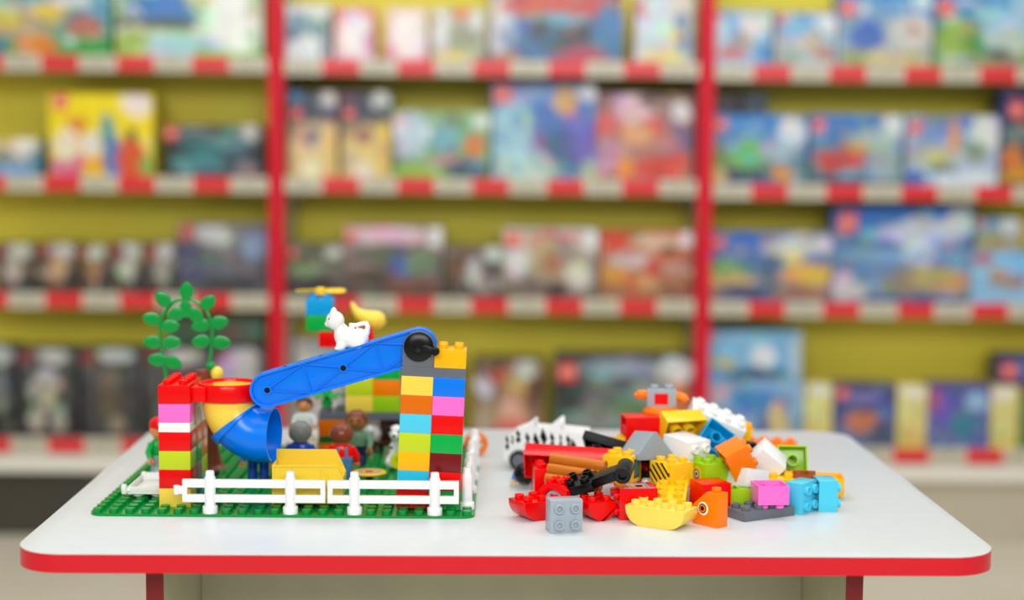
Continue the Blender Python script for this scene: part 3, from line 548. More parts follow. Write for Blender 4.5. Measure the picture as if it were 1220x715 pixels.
# blue lifting arm
pa = AX.to_translation(); pa = Vector((pa.x * 1000, pa.y * 1000, (pa.z - TZ) * 1000))
pb = aty(322, 461, 50); dv = Vector((pb.x - pa.x, 0, pb.z - pa.z)); AL = dv.length; ang = math.atan2(dv.z, dv.x)
arm = link('lifting_arm', None, None, W((pa.x, pa.y, pa.z))); arm.rotation_euler = (0, -(ang - PI), 0)   # local -x points from the crank to the funnel
tag(arm, 'long blue sloping crane arm running from the grey bracket down to the funnel', 'crane arm')
RW = 17.6; HW = 10.3
def capsule(r, n=16):
    return [(r * math.cos(a), r * math.sin(a)) for a in [-PI / 2 + PI * k / n for k in range(n + 1)]] + [(-AL + r * math.cos(a), r * math.sin(a)) for a in [PI / 2 + PI * k / n for k in range(n + 1)]]
mb = MB(); mb.prism(capsule(RW - .4), -HW + 3.2, HW - 3.2); part('arm_core', mb, P('blue'), arm, .2)
mb = MB()
for y0, y1 in ((-HW, -HW + 3.6), (HW - 3.6, HW)):
    A, B = capsule(RW), capsule(RW - 2.4)
    mb.rings([[(x, y0, z) for x, z in A], [(x, y1, z) for x, z in A], [(x, y1, z) for x, z in B], [(x, y0, z) for x, z in B]], closed=True)
part('arm_rim', mb, P('blue'), arm, .3)
mb = MB(); hs = (0.0, -AL * .5, -AL)
for hx in hs: mb.ring((hx, -HW + .2, 0), (0, 1, 0), 4.6, 3.0, 3.4, 20)
def rib(a, b, w=1.3):
    a, b = Vector((a[0], 0, a[1])), Vector((b[0], 0, b[1])); d = (b - a).normalized(); n = Vector((-d.z, 0, d.x)) * w * .5
    vs = [];
    for y in (-HW + .5, -HW + 3.4):
        for p in (a + n, b + n, b - n, a - n): vs.append((p.x, y, p.z))
    mb.add(vs, [(0, 1, 2, 3), (7, 6, 5, 4), (0, 4, 5, 1), (1, 5, 6, 2), (2, 6, 7, 3), (3, 7, 4, 0)])
e = RW - 2.6; q = AL * .25
for sx in (-1, 1): rib((-AL / 2 + sx * 4, 2.2), (-AL / 2 + sx * 37, e)); rib((-AL / 2 + sx * 4, -2.2), (-AL / 2 + sx * 37, -e))
rib((-4, 2), (-AL / 2 + 38, e)); rib((-4, -2), (-AL / 2 + 38, -e)); rib((-AL + 4, 2), (-AL / 2 - 38, e)); rib((-AL + 4, -2), (-AL / 2 - 38, -e))
rib((-AL / 2 + 38, e), (-AL / 2 + 38, -e)); rib((-AL / 2 - 38, e), (-AL / 2 - 38, -e))
part('truss_ribs', mb, P('blue'), arm)
for hx in hs[1:]: mb = MB(); mb.cyl((hx, -HW + 2.4, 0), (hx, -HW + 3.15, 0), 2.95, n=18); part('pin_hole', mb, P('black'), arm)
for px_ in (-AL * .86, -AL * .32, -AL * .62): mb = MB(); mb.cyl((px_, 2, RW - .5), (px_, 2, RW + .15), 1.7, n=14); part('pin_hole', mb, P('black'), arm)

# cat on the arm
cb = aty(412, 412, pa.y); cat = link('toy_cat', None, None, W(cb), (0, 0, 0)); tag(cat, 'white toy cat with looped tail sitting on the blue crane arm', 'toy cat')
S = 1.175
def cp(u, v): return ((u - 412) / S, (412 - v) / S)
mb = MB()
def eb(u, v, y, rx, ry, rz, tilt=0):
    x, z = cp(u, v); mb.ball((x, y, z), (rx, ry, rz), 18, 12, 0, Matrix.Rotation(-tilt * D2R, 3, 'Y'))
eb(418, 403, 0, 16, 9.5, 10.5, -14); eb(408, 400, 0, 8.6, 8.6, 13, 8); eb(428, 403, 0, 9.5, 10, 10.5); eb(399.5, 382, 0, 9.4, 10, 9.6)
eb(391.5, 386, 0, 4, 4.6, 3.6)
for sy in (-1, 1):
    x, z = cp(398, 374); mb.tube([(x, sy * 5.2, z - 2), (x - .4, sy * 5.8, z + 2.6), (x - .8, sy * 6.2, z + 6.4)], [4.6, 3.2, .9], 12)
    x, z = cp(407, 411); mb.ball((x, sy * 5, z), (5.4, 4, 6)); x, z = cp(404, 414.5); mb.ball((x, sy * 5, z), (4.4, 3.4, 2.6))
    x, z = cp(425, 406); mb.ball((x, sy * 6, z), (9.5, 5, 7.5))
tp = [cp(*a) for a in ((433, 404), (437, 397), (438, 389), (436.5, 385), (431, 385.5), (424, 387.5), (418, 387))]
mb.tube([(x, 0, z) for x, z in tp], [3, 2.8, 2.6, 2.5, 2.4, 2.2, 2.0], 12); mb.ball((tp[-1][0], 0, tp[-1][1]), 2.2)
fuse(part('cat_body', mb, P('white'), cat, 0, 180), .75, 4)
x, z = cp(388.3, 384.5); mb = MB(); mb.ball((x, 0, z), (1.2, 1.7, 1.0)); part('cat_nose', mb, mat('nose_grey', (120, 110, 105)), cat)
mb = MB()
x, z = cp(393.4, 379.5)
for sy in (-1, 1): mb.ball((x, sy * 7.0, z), (1.1, 1.0, 1.3))
part('cat_eyes', mb, P('black'), cat)

# ------------------------------------------------------------------ fences
def fence(label, pts, base, rot, L0, L1, knob=None):
    """along local x: posts at pts, rails from L0 to L1 (mm)"""
    f = thing('toy_fence', label, 'toy fence', base, rot, 'white fences on the green plate')
    for x in pts:
        mb = MB(); mb.lathe([(7.6, 0), (7.6, 6.6), (7.1, 7.4), (5.6, 7.6), (5.5, 36), (4.4, 37.6), (4.3, 41.6), (3.7, 42.6)], 24, 0, Matrix.Translation((x, 0, 0))); part('post', mb, P('white'), f)
    for z0, z1 in ((11, 18.8), (25.8, 34)):
        mb = MB(); mb.box((L0, -2.6, z0), (L1, 2.6, z1)); part('rail', mb, P('white'), f, .5)
    for x0 in (L0, L1 - 5):
        mb = MB(); mb.box((x0 + .02, -2.4, 11.2), (x0 + 5, 2.4, 33.8))
        if knob == x0: mb.cyl((x0 - 6, 0, 18.6), (x0 - 6, 0, 27.6), 3.1, n=16); mb.box((x0 - 6, -1.6, 19), (x0 + 1, 1.6, 27))
        part('end_bar', mb, P('white'), f, .5)
    return f
zf = PZ + .1
fence('white toy fence with two posts in front of the left wall and yellow bin', [120, 200], BP(0, 8, zf), PYAW, 92.6, 235, 92.6)
fence('white toy fence with two posts in front of the leaning right tower', [264, 344], BP(0, 8, zf), PYAW, 237.2, 368)
fb = atz(556.3, 606.5, zf); fe = atz(566, 549, zf); fr = math.atan2((fe - fb).y, (fe - fb).x); fL = (fe - fb).length

fence('white toy fence running back from the near corner of the plate', [0, 80], fb, fr, -6, 112)
fence('white toy fence at the rear right of the plate beside orange wheel', [150, 230], fb, fr, 114, 262)

# ------------------------------------------------------------------ toy figures
def figure(label, p, rz, skin, hair, shirt, trousers, cap=None, beard=False, arm_ang=(15, 15), scale=1.0, sit=False, hairstyle='short', straps=None, shoes=None, cat='toy figure'):
    """faces local -y; p = foot point (mm)"""
    f = thing('toy_figure', label, cat, p, rz); f.scale = (scale,) * 3
    mb = MB()
    if not sit:
        for s in (-1, 1):
            mb.rings([[(s * 6.2 + x * a, y * b + o, z) for x, y in [(math.cos(2 * PI * k / 16), math.sin(2 * PI * k / 16)) for k in range(16)]] for a, b, o, z in ((5.4, 8, -1.5, 0), (5.6, 8, -1.5, 4), (5.2, 6.2, 0, 7), (5.4, 6.4, 0, 14), (5.6, 7, 0, 20))])
        mb.rings([[(x * a, y * b, z) for x, y in [(math.cos(2 * PI * k / 20), math.sin(2 * PI * k / 20)) for k in range(20)]] for a, b, z in ((11.6, 7.4, 17.5), (12, 7.6, 20), (11.4, 7.4, 23))])
        zt = 22
    else:
        for s in (-1, 1): mb.tube([(s * 6.2, 2, 6), (s * 6.2, -12, 6.4), (s * 6.2, -20, 6)], [6, 5.6, 4.6], 14); mb.tube([(s * 6.2, -19, 4), (s * 6.2, -20, 10)], [4.4, 3.6], 12)
        mb.rings([[(x * a, y * b, z) for x, y in [(math.cos(2 * PI * k / 20), math.sin(2 * PI * k / 20)) for k in range(20)]] for a, b, z in ((11.6, 7.4, 0), (12, 7.6, 6), (11.4, 7.4, 11))])
        zt = 10
    part('trousers', mb, P(trousers), f, 0, 50)
    mb = MB()
    mb.rings([[(x * a, y * b, zt + z) for x, y in [(math.cos(2 * PI * k / 24), math.sin(2 * PI * k / 24)) for k in range(24)]] for a, b, z in ((11.6, 7.6, 0), (12.2, 8, 5), (12.6, 8, 11), (11, 7.2, 15.5), (7, 6, 18), (5, 5, 19))])
    part('shirt', mb, P(shirt), f, 0, 50)
    if straps:
        mb = MB()
        for s in (-1, 1): mb.tube([(s * 5, 8.1, zt + 1), (s * 5, 8.4, zt + 8), (s * 4.6, 7.2, zt + 15.5)], 1.5, 8)
        mb.rings([[(x * 12.5, y * 8.4, zt + z) for x, y in [(math.cos(2 * PI * k / 24), math.sin(2 * PI * k / 24)) for k in range(24)]] for z in (-1, 4)])
        part('dungaree_bib', mb, P(straps), f, 0, 50)
    for s, aa in zip((-1, 1), arm_ang):
        a = aa * D2R; d = Vector((s * .35, -math.sin(a), -math.cos(a))).normalized()
        p0 = Vector((s * 11.5, 0, zt + 13)); p1 = p0 + d * 9 + Vector((s * 1.5, 0, 0)); p2 = p1 + (d + Vector((-s * .3, -.35, 0))).normalized() * 8
        mb = MB(); mb.tube([p0 - d * 1.0, p0 + d * 4, p1, p2], [3.6, 4.2, 3.8, 3.1], 14); am = part('arm', mb, P(shirt), f, 0, 50)
        dd = (p2 - p1).normalized(); mb = MB(); mb.tube([p2 - dd * .5, p2 + dd * 2.2], [2.4, 3.0], 12)
        sx = dd.cross(Vector((0, 0, 1))); sx = sx.normalized() if sx.length > .1 else Vector((1, 0, 0))
        for k in (-1, 1): mb.tube([p2 + dd * 1.6 + sx * k * 1.6, p2 + dd * 4.4 + sx * k * 2.6, p2 + dd * 6.6 + sx * k * 1.7], [1.5, 1.4, 1.0], 8)
        part('hand', mb, P(skin), am, 0, 60)
    hz = zt + 28.5
    mb = MB(); mb.lathe([(4.6, hz - 11), (8, hz - 9.6), (11, hz - 5), (11.7, hz), (11, hz + 5), (8, hz + 9.6), (3, hz + 11.4)], 28); mb.cyl((0, 0, hz - 14), (0, 0, hz - 9), 4.8, n=16)
    mb.ball((0, -11.7, hz - 1.6), (1.5, 1.6, 1.7), 10, 8)
    for s in (-1, 1): mb.ball((s * 11.6, .5, hz - .5), (1.4, 2.2, 2.6), 10, 8)
    hd = part('head', mb, P(skin), f, 0, 50)
    mb = MB()
    for s in (-1, 1): mb.ball((s * 4.4, -10.75, hz + 1.6), (1.25, .7, 1.7), 10, 8)
    part('eyes', mb, P('black'), hd)
    mb = MB(); mb.tube([(-3.4, -10.4, hz - 4.6), (-1.7, -10.8, hz - 5.6), (0, -10.95, hz - 5.9), (1.7, -10.8, hz - 5.6), (3.4, -10.4, hz - 4.6)], .45, 6); part('mouth', mb, mat('mouth_red', (150, 50, 40)), hd)
    if cap:
        mb = MB(); mb.lathe([(12.2, hz + 2), (12.4, hz + 5), (11, hz + 10), (7, hz + 13), (.5, hz + 14)], 28)
        mb.rings([[(x * 11, -6 + y * 13, hz + z) for x, y in [(math.cos(2 * PI * k / 24), math.sin(2 * PI * k / 24)) for k in range(24)]] for z in (2, 4)])
        part('cap', mb, P(cap), f, .3, 45)
    if hair:
        # shell: back and top of the head down to the nape, open at the face
        mb = MB(); n, m = 30, 12; rings = []
        for i in range(m + 1):
            el = (90 - 132 * i / m) * D2R; r = []
            for j in range(n):
                az = 2 * PI * j / n; fr = math.cos(az - PI * 1.5)      # 1 = towards the face
                e = max(el, (38 * max(0, fr) - 42 * max(0, -fr) - 6) * D2R if fr > .25 else (-44 if hairstyle == 'short' else -58) * D2R + (fr + 1) * 26 * D2R)
                R = 12.9; r.append((R * math.cos(e) * math.cos(az), R * 1.0 * math.cos(e) * math.sin(az) + .4, hz + 12.6 * math.sin(e)))
            rings.append(r)
        mb.rings(rings, 0, True, True); part('hair', mb, P(hair), f, 0, 60)
    return f
pz = PZ + 4.4
figure('brown haired toy figure in red shirt and blue dungarees beside the round table', atz(407, 572, pz), 186 * D2R, 'skin', 'brown', 'red', 'denim', arm_ang=(10, 55), straps='denim')
figure('toy man with brown hair, sage green shirt and navy trousers facing the camera', atz(425, 553, pz), -6 * D2R, 'tanskin', 'brown', 'sage', 'navy', arm_ang=(14, 20))
figure('grey haired toy figure in blue shirt standing behind the yellow bin', atz(358, 569, pz), 170 * D2R, 'skin', 'greyhair', 'legblue', 'legblue', arm_ang=(10, 10))
figure('small toy figure in white top with black hair far back under the blue arm', atz(363, 540, pz) + Vector((0, 0, 19.3)), -4 * D2R, 'skin', 'black', 'white', 'white', arm_ang=(8, 8), scale=.76)
_b = atz(363, 540, pz); brick('cream', (_b.x, _b.y, PZ), 'cream brick carrying the small toy figure in white')
figure('toy figure with red cap and green shirt half hidden behind the left brick wall', atz(192, 565, pz), 40 * D2R, 'skin', None, 'green', 'lightgrey', cap='red', arm_ang=(12, 30))
figure('toy figure with blue trousers standing behind the blue funnel mouth', atz(308, 570, pz), 0, 'skin', 'brown', 'blue', 'legblue', arm_ang=(8, 8))

# white spotted dog, partly behind the right tower
dp = atz(474, 556, pz); dog = thing('toy_dog', 'white spotted toy dog half hidden behind the leaning right tower', 'toy dog', dp, -10 * D2R)
mb = MB(); mb.tube([(2, 12, 8), (1, 8, 16), (0, 0, 27), (0, -4, 34)], [9.5, 10, 8, 6], 18); mb.ball((0, -6, 40), (9, 9.5, 9), 18, 12); mb.ball((0, -14, 37.5), (5, 6.5, 4.6), 14, 10)
for s in (-1, 1): mb.tube([(s * 5, -3, 26), (s * 5, -6, 14), (s * 5, -7, 3), (s * 5, -9, 2)], [4.4, 3.6, 3.4, 3.4], 12); mb.tube([(s * 8, 12, 10), (s * 10, 2, 5), (s * 10, -4, 3)], [6, 5, 3.6], 12)
fuse(part('dog_body', mb, P('white'), dog, 0, 180), .9, 3)
mb = MB()
for s in (-1, 1): mb.tube([(s * 7, -4, 46), (s * 10.5, -4, 43), (s * 11.5, -5, 37)], [2.6, 3.2, 2], 10)
for c in ((-6, -12.5, 44), (5, -14, 43), (-8.6, -6, 38), (6.5, -6.5, 24), (-6, -8, 23), (-7.2, 0, 30), (0, -19.6, 38.5)): mb.ball(c, 1.9, 10, 8)
part('dog_spots', mb, P('black'), dog)
mb = MB(); mb.ring((0, 0, 0), (1, 0, 0), 9, 3, 6, 28); mb.cyl((2, 0, 0), (4.5, 0, 0), 4, n=16)
bl = link('toy_hoop', mb.mesh('toy_hoop', P('lime'), .3), None, W(aty(473, 549, 160)), (0, .2, 60 * D2R)); tag(bl, 'lime round toy wheel beside the spotted dog', 'toy wheel')
bl.location.z = max(bl.location.z, TZ + (PZ + 4.4 + 9.1) / 1000)

# round table with rings
rp = atz(440, 576, pz); rt = thing('round_toy_table', 'small orange round toy table with ringed top on the green plate', 'toy table', rp, 0)
zt = (aty(440, 562.5, rp.y).z - rp.z)
mb = MB(); mb.lathe([(7.5, 0), (7.5, 3), (3.6, 4.5), (3.4, zt - 1)], 24); part('pedestal', mb, P('darkbrown'), rt, 0, 40)
mb = MB(); mb.lathe([(5, zt - 3.5), (17, zt - 2), (18.3, zt - .8), (18.3, zt), (17.6, zt + .6)], 40); tp_ = part('tabletop', mb, P('amber'), rt, 0, 40)
mb = MB(); mb.ring((0, 0, zt + .62), (0, 0, 1), 13, 10, .2, 36, 0); mb.ring((0, 0, zt + .62), (0, 0, 1), 10, 7, .25, 36, 1); mb.lathe([(4.6, zt + .62), (4.6, zt + .9)], 24, 2)
part('ring_print', mb, [mat('print_blue', (90, 170, 190)), mat('print_orange', (240, 150, 30)), P('brown')], tp_)

# yellow bin (dump body)
yb = atz(370, 601, PZ + 4.4); yb.y += 0
bin_ = thing('dump_bin', 'open yellow dump bin standing behind the white front fence', 'toy bin', BP(213, 32, PZ + 4.5), PYAW)
mb = MB(); Lx, Rx = -34.5, 37.0; T = 1.6
front = [(Lx, 0), (Rx - 6, 0), (Rx, 8), (Rx, 28), (Rx - 8, 40), (Lx, 40)]
back = [(Lx, 0), (Rx - 6, 0), (Rx, 8), (Rx, 28), (Rx - 10, 50), (Lx, 50)]
mb.prism(front, 0, T); mb.prism(back, 34 - T, 34)
mb.box((Lx, T, 0), (Lx + T, 34 - T, 40)); mb.box((Lx + T, T, 0), (Rx - 6.2, 34 - T, T))
mb.add([(Rx - 6, T, 0), (Rx, T, 8), (Rx, T, 28), (Rx, 34 - T, 28), (Rx, 34 - T, 8), (Rx - 6, 34 - T, 0), (Rx - 6 - T, T, .6), (Rx - T, T, 8.6), (Rx - T, T, 28), (Rx - T, 34 - T, 28), (Rx - T, 34 - T, 8.6), (Rx - 6 - T, 34 - T, .6)],
       [(0, 1, 4, 5), (1, 2, 3, 4), (6, 11, 10, 7), (7, 10, 9, 8), (2, 8, 9, 3), (0, 6, 7, 1), (1, 7, 8, 2), (5, 4, 10, 11), (4, 3, 9, 10), (0, 5, 11, 6)])
part('bin_body', mb, P('binyellow'), bin_, .3)
mb = MB()
for x in (-14, 14.5): mb.box((x - .5, -.7, 1), (x + .5, 0, 38))
mb.box((Lx, -.8, 38), (Rx - 7, 0, 40)); mb.box((Lx, -.8, 0), (Lx + 2, 0, 38)); mb.add([(14.5, -.6, 37), (Rx - 2, -.6, 16), (Rx - 2, 0, 16), (14.5, 0, 37), (14.5, -.6, 36), (Rx - 2, -.6, 15), (Rx - 2, 0, 15), (14.5, 0, 36)], [(0, 1, 5, 4), (0, 3, 2, 1), (4, 5, 6, 7)])
part('bin_ribs', mb, P('binyellow'), bin_)

# white flat trolley at the left
wc = atz(173, 592.5, PZ + 4.4)
tr = thing('toy_trolley', 'white flat toy trolley on the plate left of the brick wall', 'toy trolley', wc, PYAW)
mb = MB(); mb.box((-18, 0, 3), (22, 66, 5)); mb.box((-18, 0, 5), (22, 2, 11)); mb.box((-18, 2, 5), (-16, 64, 11)); mb.box((20, 2, 5), (22, 64, 11)); mb.box((-18, 64, 5), (22, 66, 13))
part('tray', mb, P('white'), tr, .6)
for x, y in ((-20, 0), (-14, 66)):
    mb = MB(); mb.tube([(x - 1, y, 4), (x - 1.5, y - .5, 11), (x - 1.5, y - .5, 13.5)], [3.2, 3.4, 2.2], 14); mb.cyl((x - 1, y, 7), (x + 4, y + 1, 7), 2, n=10); part('handle_knob', mb, P('white'), tr)
for x, y in ((-9, 10), (10, 10), (-9, 56), (10, 56)):
    mb = MB(); mb.lathe([(5.6, 0), (5.6, 2.6), (4, 3)], 20, 0, Matrix.Translation((x, y, 0))); part('foot', mb, P('white'), tr)

# tree with a green arch
TY_ = 200
def tz(u, v): p = aty(u, v, TY_); return p
t0 = tz(246, 440); base = Vector((t0.x, TY_, pz)); tree = thing('toy_tree', 'brown toy tree trunk behind the funnel, with a yellow fruit on top', 'toy tree', base, 0)
H = t0.z - pz; mb = MB()
mb.tube([(8, 0, 0), (6, 0, 6), (5, 0, 20), (1, 0, H * .55), (-3, 0, H * .85), (-4, 0, H)], [15, 11, 9, 9, 9.5, 8], 20); mb.tube([(2, 0, H * .7), (10, -1, H * .88), (13, -2, H * .97)], [6, 5, 4], 14)
fuse(part('trunk', mb, P('brown'), tree, 0, 180), 1.0, 3)
mb = MB(); q = tz(259, 445); mb.ball((q.x - base.x, -2, q.z - base.z), (7.2, 7, 8.4), 18, 12); part('fruit', mb, P('yellow'), tree)
arch = thing('leaf_arch', 'green leafy vine arch standing upright behind the left brick wall', 'leaf arch', (tz(201, 470).x, TY_ - 2, pz), 0)
ab = Vector((tz(201, 470).x, TY_ - 2, pz))
A = [(201, 560), (199.5, 500), (198, 450), (196.5, 440), (194, 420), (191, 405), (190.5, 390), (194, 375), (200, 366), (208, 359), (219, 356), (229, 357), (238, 362), (246, 370), (251, 382), (253, 395), (252.5, 410), (251, 425), (249, 436), (248.5, 443)]
def av(u, v, y=0): p = aty(u, v, TY_ - 2); return Vector((p.x - ab.x, y, max(0, p.z - ab.z)))
mb = MB(); mb.tube([av(*a) for a in A], 1.9, 10); mb.ball(av(251, 436), (5.5, 4, 5), 14, 10); st = part('vine_stem', mb, P('leafgreen'), arch)
LV = [((187, 441), (182, 429)), ((203, 437), (207, 430)), ((184, 415), (181, 407)), ((204, 412), (205, 407)), ((187, 387), (180, 379)), ((203, 392), (204, 388)), ((199, 362), (194, 356)), ((222, 356), (223, 347)), ((213, 372), (209, 373)), ((222, 368), (222, 370)), ((233, 374), (237, 376)), ((241, 390), (239, 387)), ((240, 405), (240, 407)), ((248, 360), (248, 359)), ((261, 384), (262, 384)), ((263, 408), (265, 407)), ((226, 365), (231, 368))]
LC = [(188, 428.5, 175), (206.5, 431.5, -20), (182.5, 407.5, 180), (205, 408, 5), (181.5, 380, 165), (203, 388.5, 5), (195, 356.5, 140), (222.5, 347, 90), (210.5, 374, 200), (221.5, 368, 90), (233.5, 375, -45), (240, 387.5, 190), (240.5, 406.5, 185), (248, 360.5, 45), (261.5, 384, 15), (264, 408, 0)]
for u, v, a in LC:
    c = av(u, v, -2); mb = MB(); s = 8.6
    R = Matrix.Rotation(-a * D2R, 4, 'Y'); vs = []; n = 14
    for y, k in ((-1.0, .6), (-.3, 1), (.5, 1), (1.0, .7)):
        r = []
        for j in range(n):
            t = 2 * PI * j / n; x = math.cos(t); z = math.sin(t) * (1 - .25 * max(0, x))
            r.append(c + (R @ Vector((x * 9.6 * k * (1.12 if x > 0 else 1), y - .018 * (x * 8.6) ** 2 * .4, z * 7.8 * k))))
        vs.append(r)
    mb.rings(vs); part('leaf', mb, P('leafgreen'), arch, 0, 60)

# ------------------------------------------------------------------ rear brick building
BYF = 318                                   # front face
def bk(u, v): return aty(u, v, BYF)
zpl = bk(430, 500.5).z; xb = bk(444.2, 480).x
def rearbrick(c, x, z, label, nx=2, ny=2, h=1.0): return brick(c, (x, BYF + 16, z), label, nx=nx, ny=ny, h=h, group='bricks of the rear building')
gp = link('toy_brick', brick_mesh(6, 2, .5, 'darkgrey')); gp.location = W((xb - 16, BYF + 16, zpl)); tag(gp, 'long dark grey plate bridging the rear building', 'toy brick')
zc = zpl + .5 * BH
for i, (a, b) in enumerate([('yellow', 'greenlime'), ('lime', 'orange'), ('yellow', 'green'), ('lime', 'amber')]):
    for c, x in ((a, xb - 16), (b, xb + 16)): rearbrick(c, x, zc, '%s rear building brick, %s layer above the grey plate, %s half' % (CN[c], ORD[i], 'left' if x < xb else 'right'))
    zc += BH
rearbrick('red', xb - 32, zc, 'red brick behind the white cat, under the green and azure bricks', 4); zc += BH
xs_ = bk(380.5, 386).x
rearbrick('green', xs_, zc, 'green brick under the azure brick, behind the cat'); rearbrick('sky', xs_, zc + BH, 'azure top brick carrying the yellow propeller')
pr = thing('toy_propeller', 'yellow toy propeller on top of the azure brick', 'toy propeller', (xs_, BYF + 16, zc + 2 * BH + 4.4), 12 * D2R)
mb = MB(); mb.lathe([(7, 0), (7.5, 3), (6, 7), (2, 8.5)], 20); part('hub', mb, P('midyellow'), pr, 0, 40)
for s in (-1, 1):
    mb = MB(); mb.rings([[(s * x, yy * math.cos(.35) * w - s * zz * .3, 4 + zz * t + yy * s * .35 * w) for yy, zz in [(math.cos(2 * PI * k / 12), math.sin(2 * PI * k / 12)) for k in range(12)]] for x, w, t in ((4, 3, 2), (10, 5.5, 1.6), (22, 6.5, 1.5), (28, 5, 1.3), (30, 2, .8))]); part('blade', mb, P('midyellow'), pr, 0, 60)
# yellow fruit shape beside it
fz0 = zc + 0
fb_ = aty(440, 392, BYF + 14); fr_ = thing('toy_squash', 'yellow toy fruit with thin neck and fat round end above the blue arm', 'toy fruit', (fb_.x, BYF + 14, zc + 4.5), 0)
kx = lambda u: (u - 440) / .995
kz = lambda v: aty(440, v, BYF + 14).z - (zc + 4.5)
mb = MB(); mb.tube([(kx(420.5), 0, kz(362)), (kx(422), 0, kz(368)), (kx(427), 0, kz(374)), (kx(436), 0, kz(379)), (kx(446), 0, kz(381)), (kx(454), 0, kz(381)), (kx(459), 0, kz(380))], [3, 4.2, 6.5, 9.5, 11, 9.5, 4.5], 20); fuse(part('fruit_body', mb, P('yellow'), fr_, 0, 180), .8, 4)
mb = MB(); mb.cyl((kx(420), 0, kz(363)), (kx(419.6), 0, kz(359.5)), 2.6, 2.0, 14); part('fruit_tip', mb, P('tan'), fr_)
mb = MB(); mb.cyl((kx(443), 0, 0), (kx(443), 0, kz(386)), 5, 6, n=18); part('fruit_base', mb, P('orange'), fr_)
# supports, plant, shapes below
xl = bk(395, 520).x
z = zpl; k = 0
while z > PZ + 4:
    z -= BH; h = 1.0
    if z < PZ + .5: break
    rearbrick(['darkorange', 'orange', 'amber', 'orange'][k], xl, z, '%s support brick of the rear building, %s below the grey plate' % (['dark orange', 'orange', 'amber', 'orange'][k], ['directly', 'second', 'third', 'fourth'][k])); k += 1
z0 = z + BH
if z0 - PZ > 2: rearbrick('green', xl, z0 - BH * .5 if z0 - PZ >= BH * .5 else PZ, 'thin green base brick of the rear building at plate level', h=.5 if z0 - PZ >= BH * .5 else (z0 - PZ) / BH)
xr = xb + 48 + 16
hh = 0; zz = zpl
for i in range(k): zz -= BH; rearbrick(['lime', 'red', 'blue', 'yellow'][i], xb + 64, zz, '%s hidden support brick behind the leaning tower, %s below the grey plate' % (['lime', 'red', 'blue', 'pale yellow'][i], ['directly', 'second', 'third', 'fourth'][i]))
pf = bk(388, 489); pl = thing('toy_plant', 'green toy plant with broad leaves on the grey plate, under the arm', 'toy plant', (pf.x, BYF + 16, zpl + BH * .5 + 4.4), 0)
mb = MB(); mb.lathe([(6.5, 0), (6.5, 7), (4, 9), (3.5, 13)], 16); mb.ball((0, 0, 17), (6, 6, 7), 16, 10); part('plant_stem', mb, P('green'), pl, 0, 50)
for a in (175, 5, 120, 240, 300):
    R = Matrix.Rotation(a * D2R, 4, 'Z'); mb = MB(); mb.rings([[R @ Vector((x, yy * w, 14 + zz * 1.6 + dz)) for yy, zz in [(math.cos(2 * PI * k_ / 12), math.sin(2 * PI * k_ / 12)) for k_ in range(12)]] for x, w, dz in ((3, 2, 0), (9, 6, 1), (15, 7, .5), (20, 4, -1), (22, 1.5, -1.5))]); part('leaf', mb, P('green'), pl, 0, 60)
hb = atz(442, 537, pz); hs_ = thing('toy_sheep', 'round white toy animal behind the man in sage green', 'toy animal', (hb.x, 330, pz), 0)
mb = MB(); mb.ball((0, 0, 20), (12.5, 18, 11.5), 20, 14)
for sx in (-1, 1):
    for sy in (-1, 1): mb.tube([(sx * 6, sy * 9, 14), (sx * 6, sy * 9, 0)], [4, 3.4], 12)
mb.ball((0, -19, 27), (5.5, 6, 5.5), 14, 10)
fuse(part('sheep_body', mb, P('white'), hs_, 0, 180), 1.0, 3)
cbx = atz(458, 537, pz); ch = thing('toy_chair', 'dark brown toy bench on the plate behind the leaning tower', 'toy bench', (cbx.x + 2, 318, pz), -20 * D2R)
mb = MB(); mb.box((-15, -14, 9), (15, 14, 14)); part('seat', mb, P('darkbrown'), ch, 1); mb = MB(); mb.box((-12, 9, 14), (13, 14, 38)); part('backrest', mb, P('darkbrown'), ch, 1.5)
for sx in (-1, 1):
    for sy in (-1, 1): mb = MB(); mb.box((sx * 12 - 3, sy * 11 - 3, 0), (sx * 12 + 3, sy * 11 + 3, 9)); part('leg', mb, P('darkbrown'), ch, .6)
# orange wheel outside the plate
ow = aty(567, 518, 322); mb = MB(); ro = 14.5
mb.ring((0, 4, 0), (0, -1, 0), ro, 9.5, 8, 32)
for a in (20, 110, 200, 290): mb.tube([(10.4 * math.cos(a * D2R), 0, 10.4 * math.sin(a * D2R)), (2, 0, 1)] if False else [(10.2 * math.cos(a * D2R), 0, 10.2 * math.sin(a * D2R)), (1.5 * math.cos(a * D2R), 0, 1.5 * math.sin(a * D2R))], 2.2, 10)
mb.cyl((0, 3, 0), (0, -4, 0), 4.2, n=18)
o = link('toy_hoop', mb.mesh('toy_hoop', P('orange'), .3), None, W((ow.x, 332, ro)), (0, 0, 12 * D2R)); tag(o, 'orange spoked toy wheel standing behind the rear white fence', 'toy wheel')

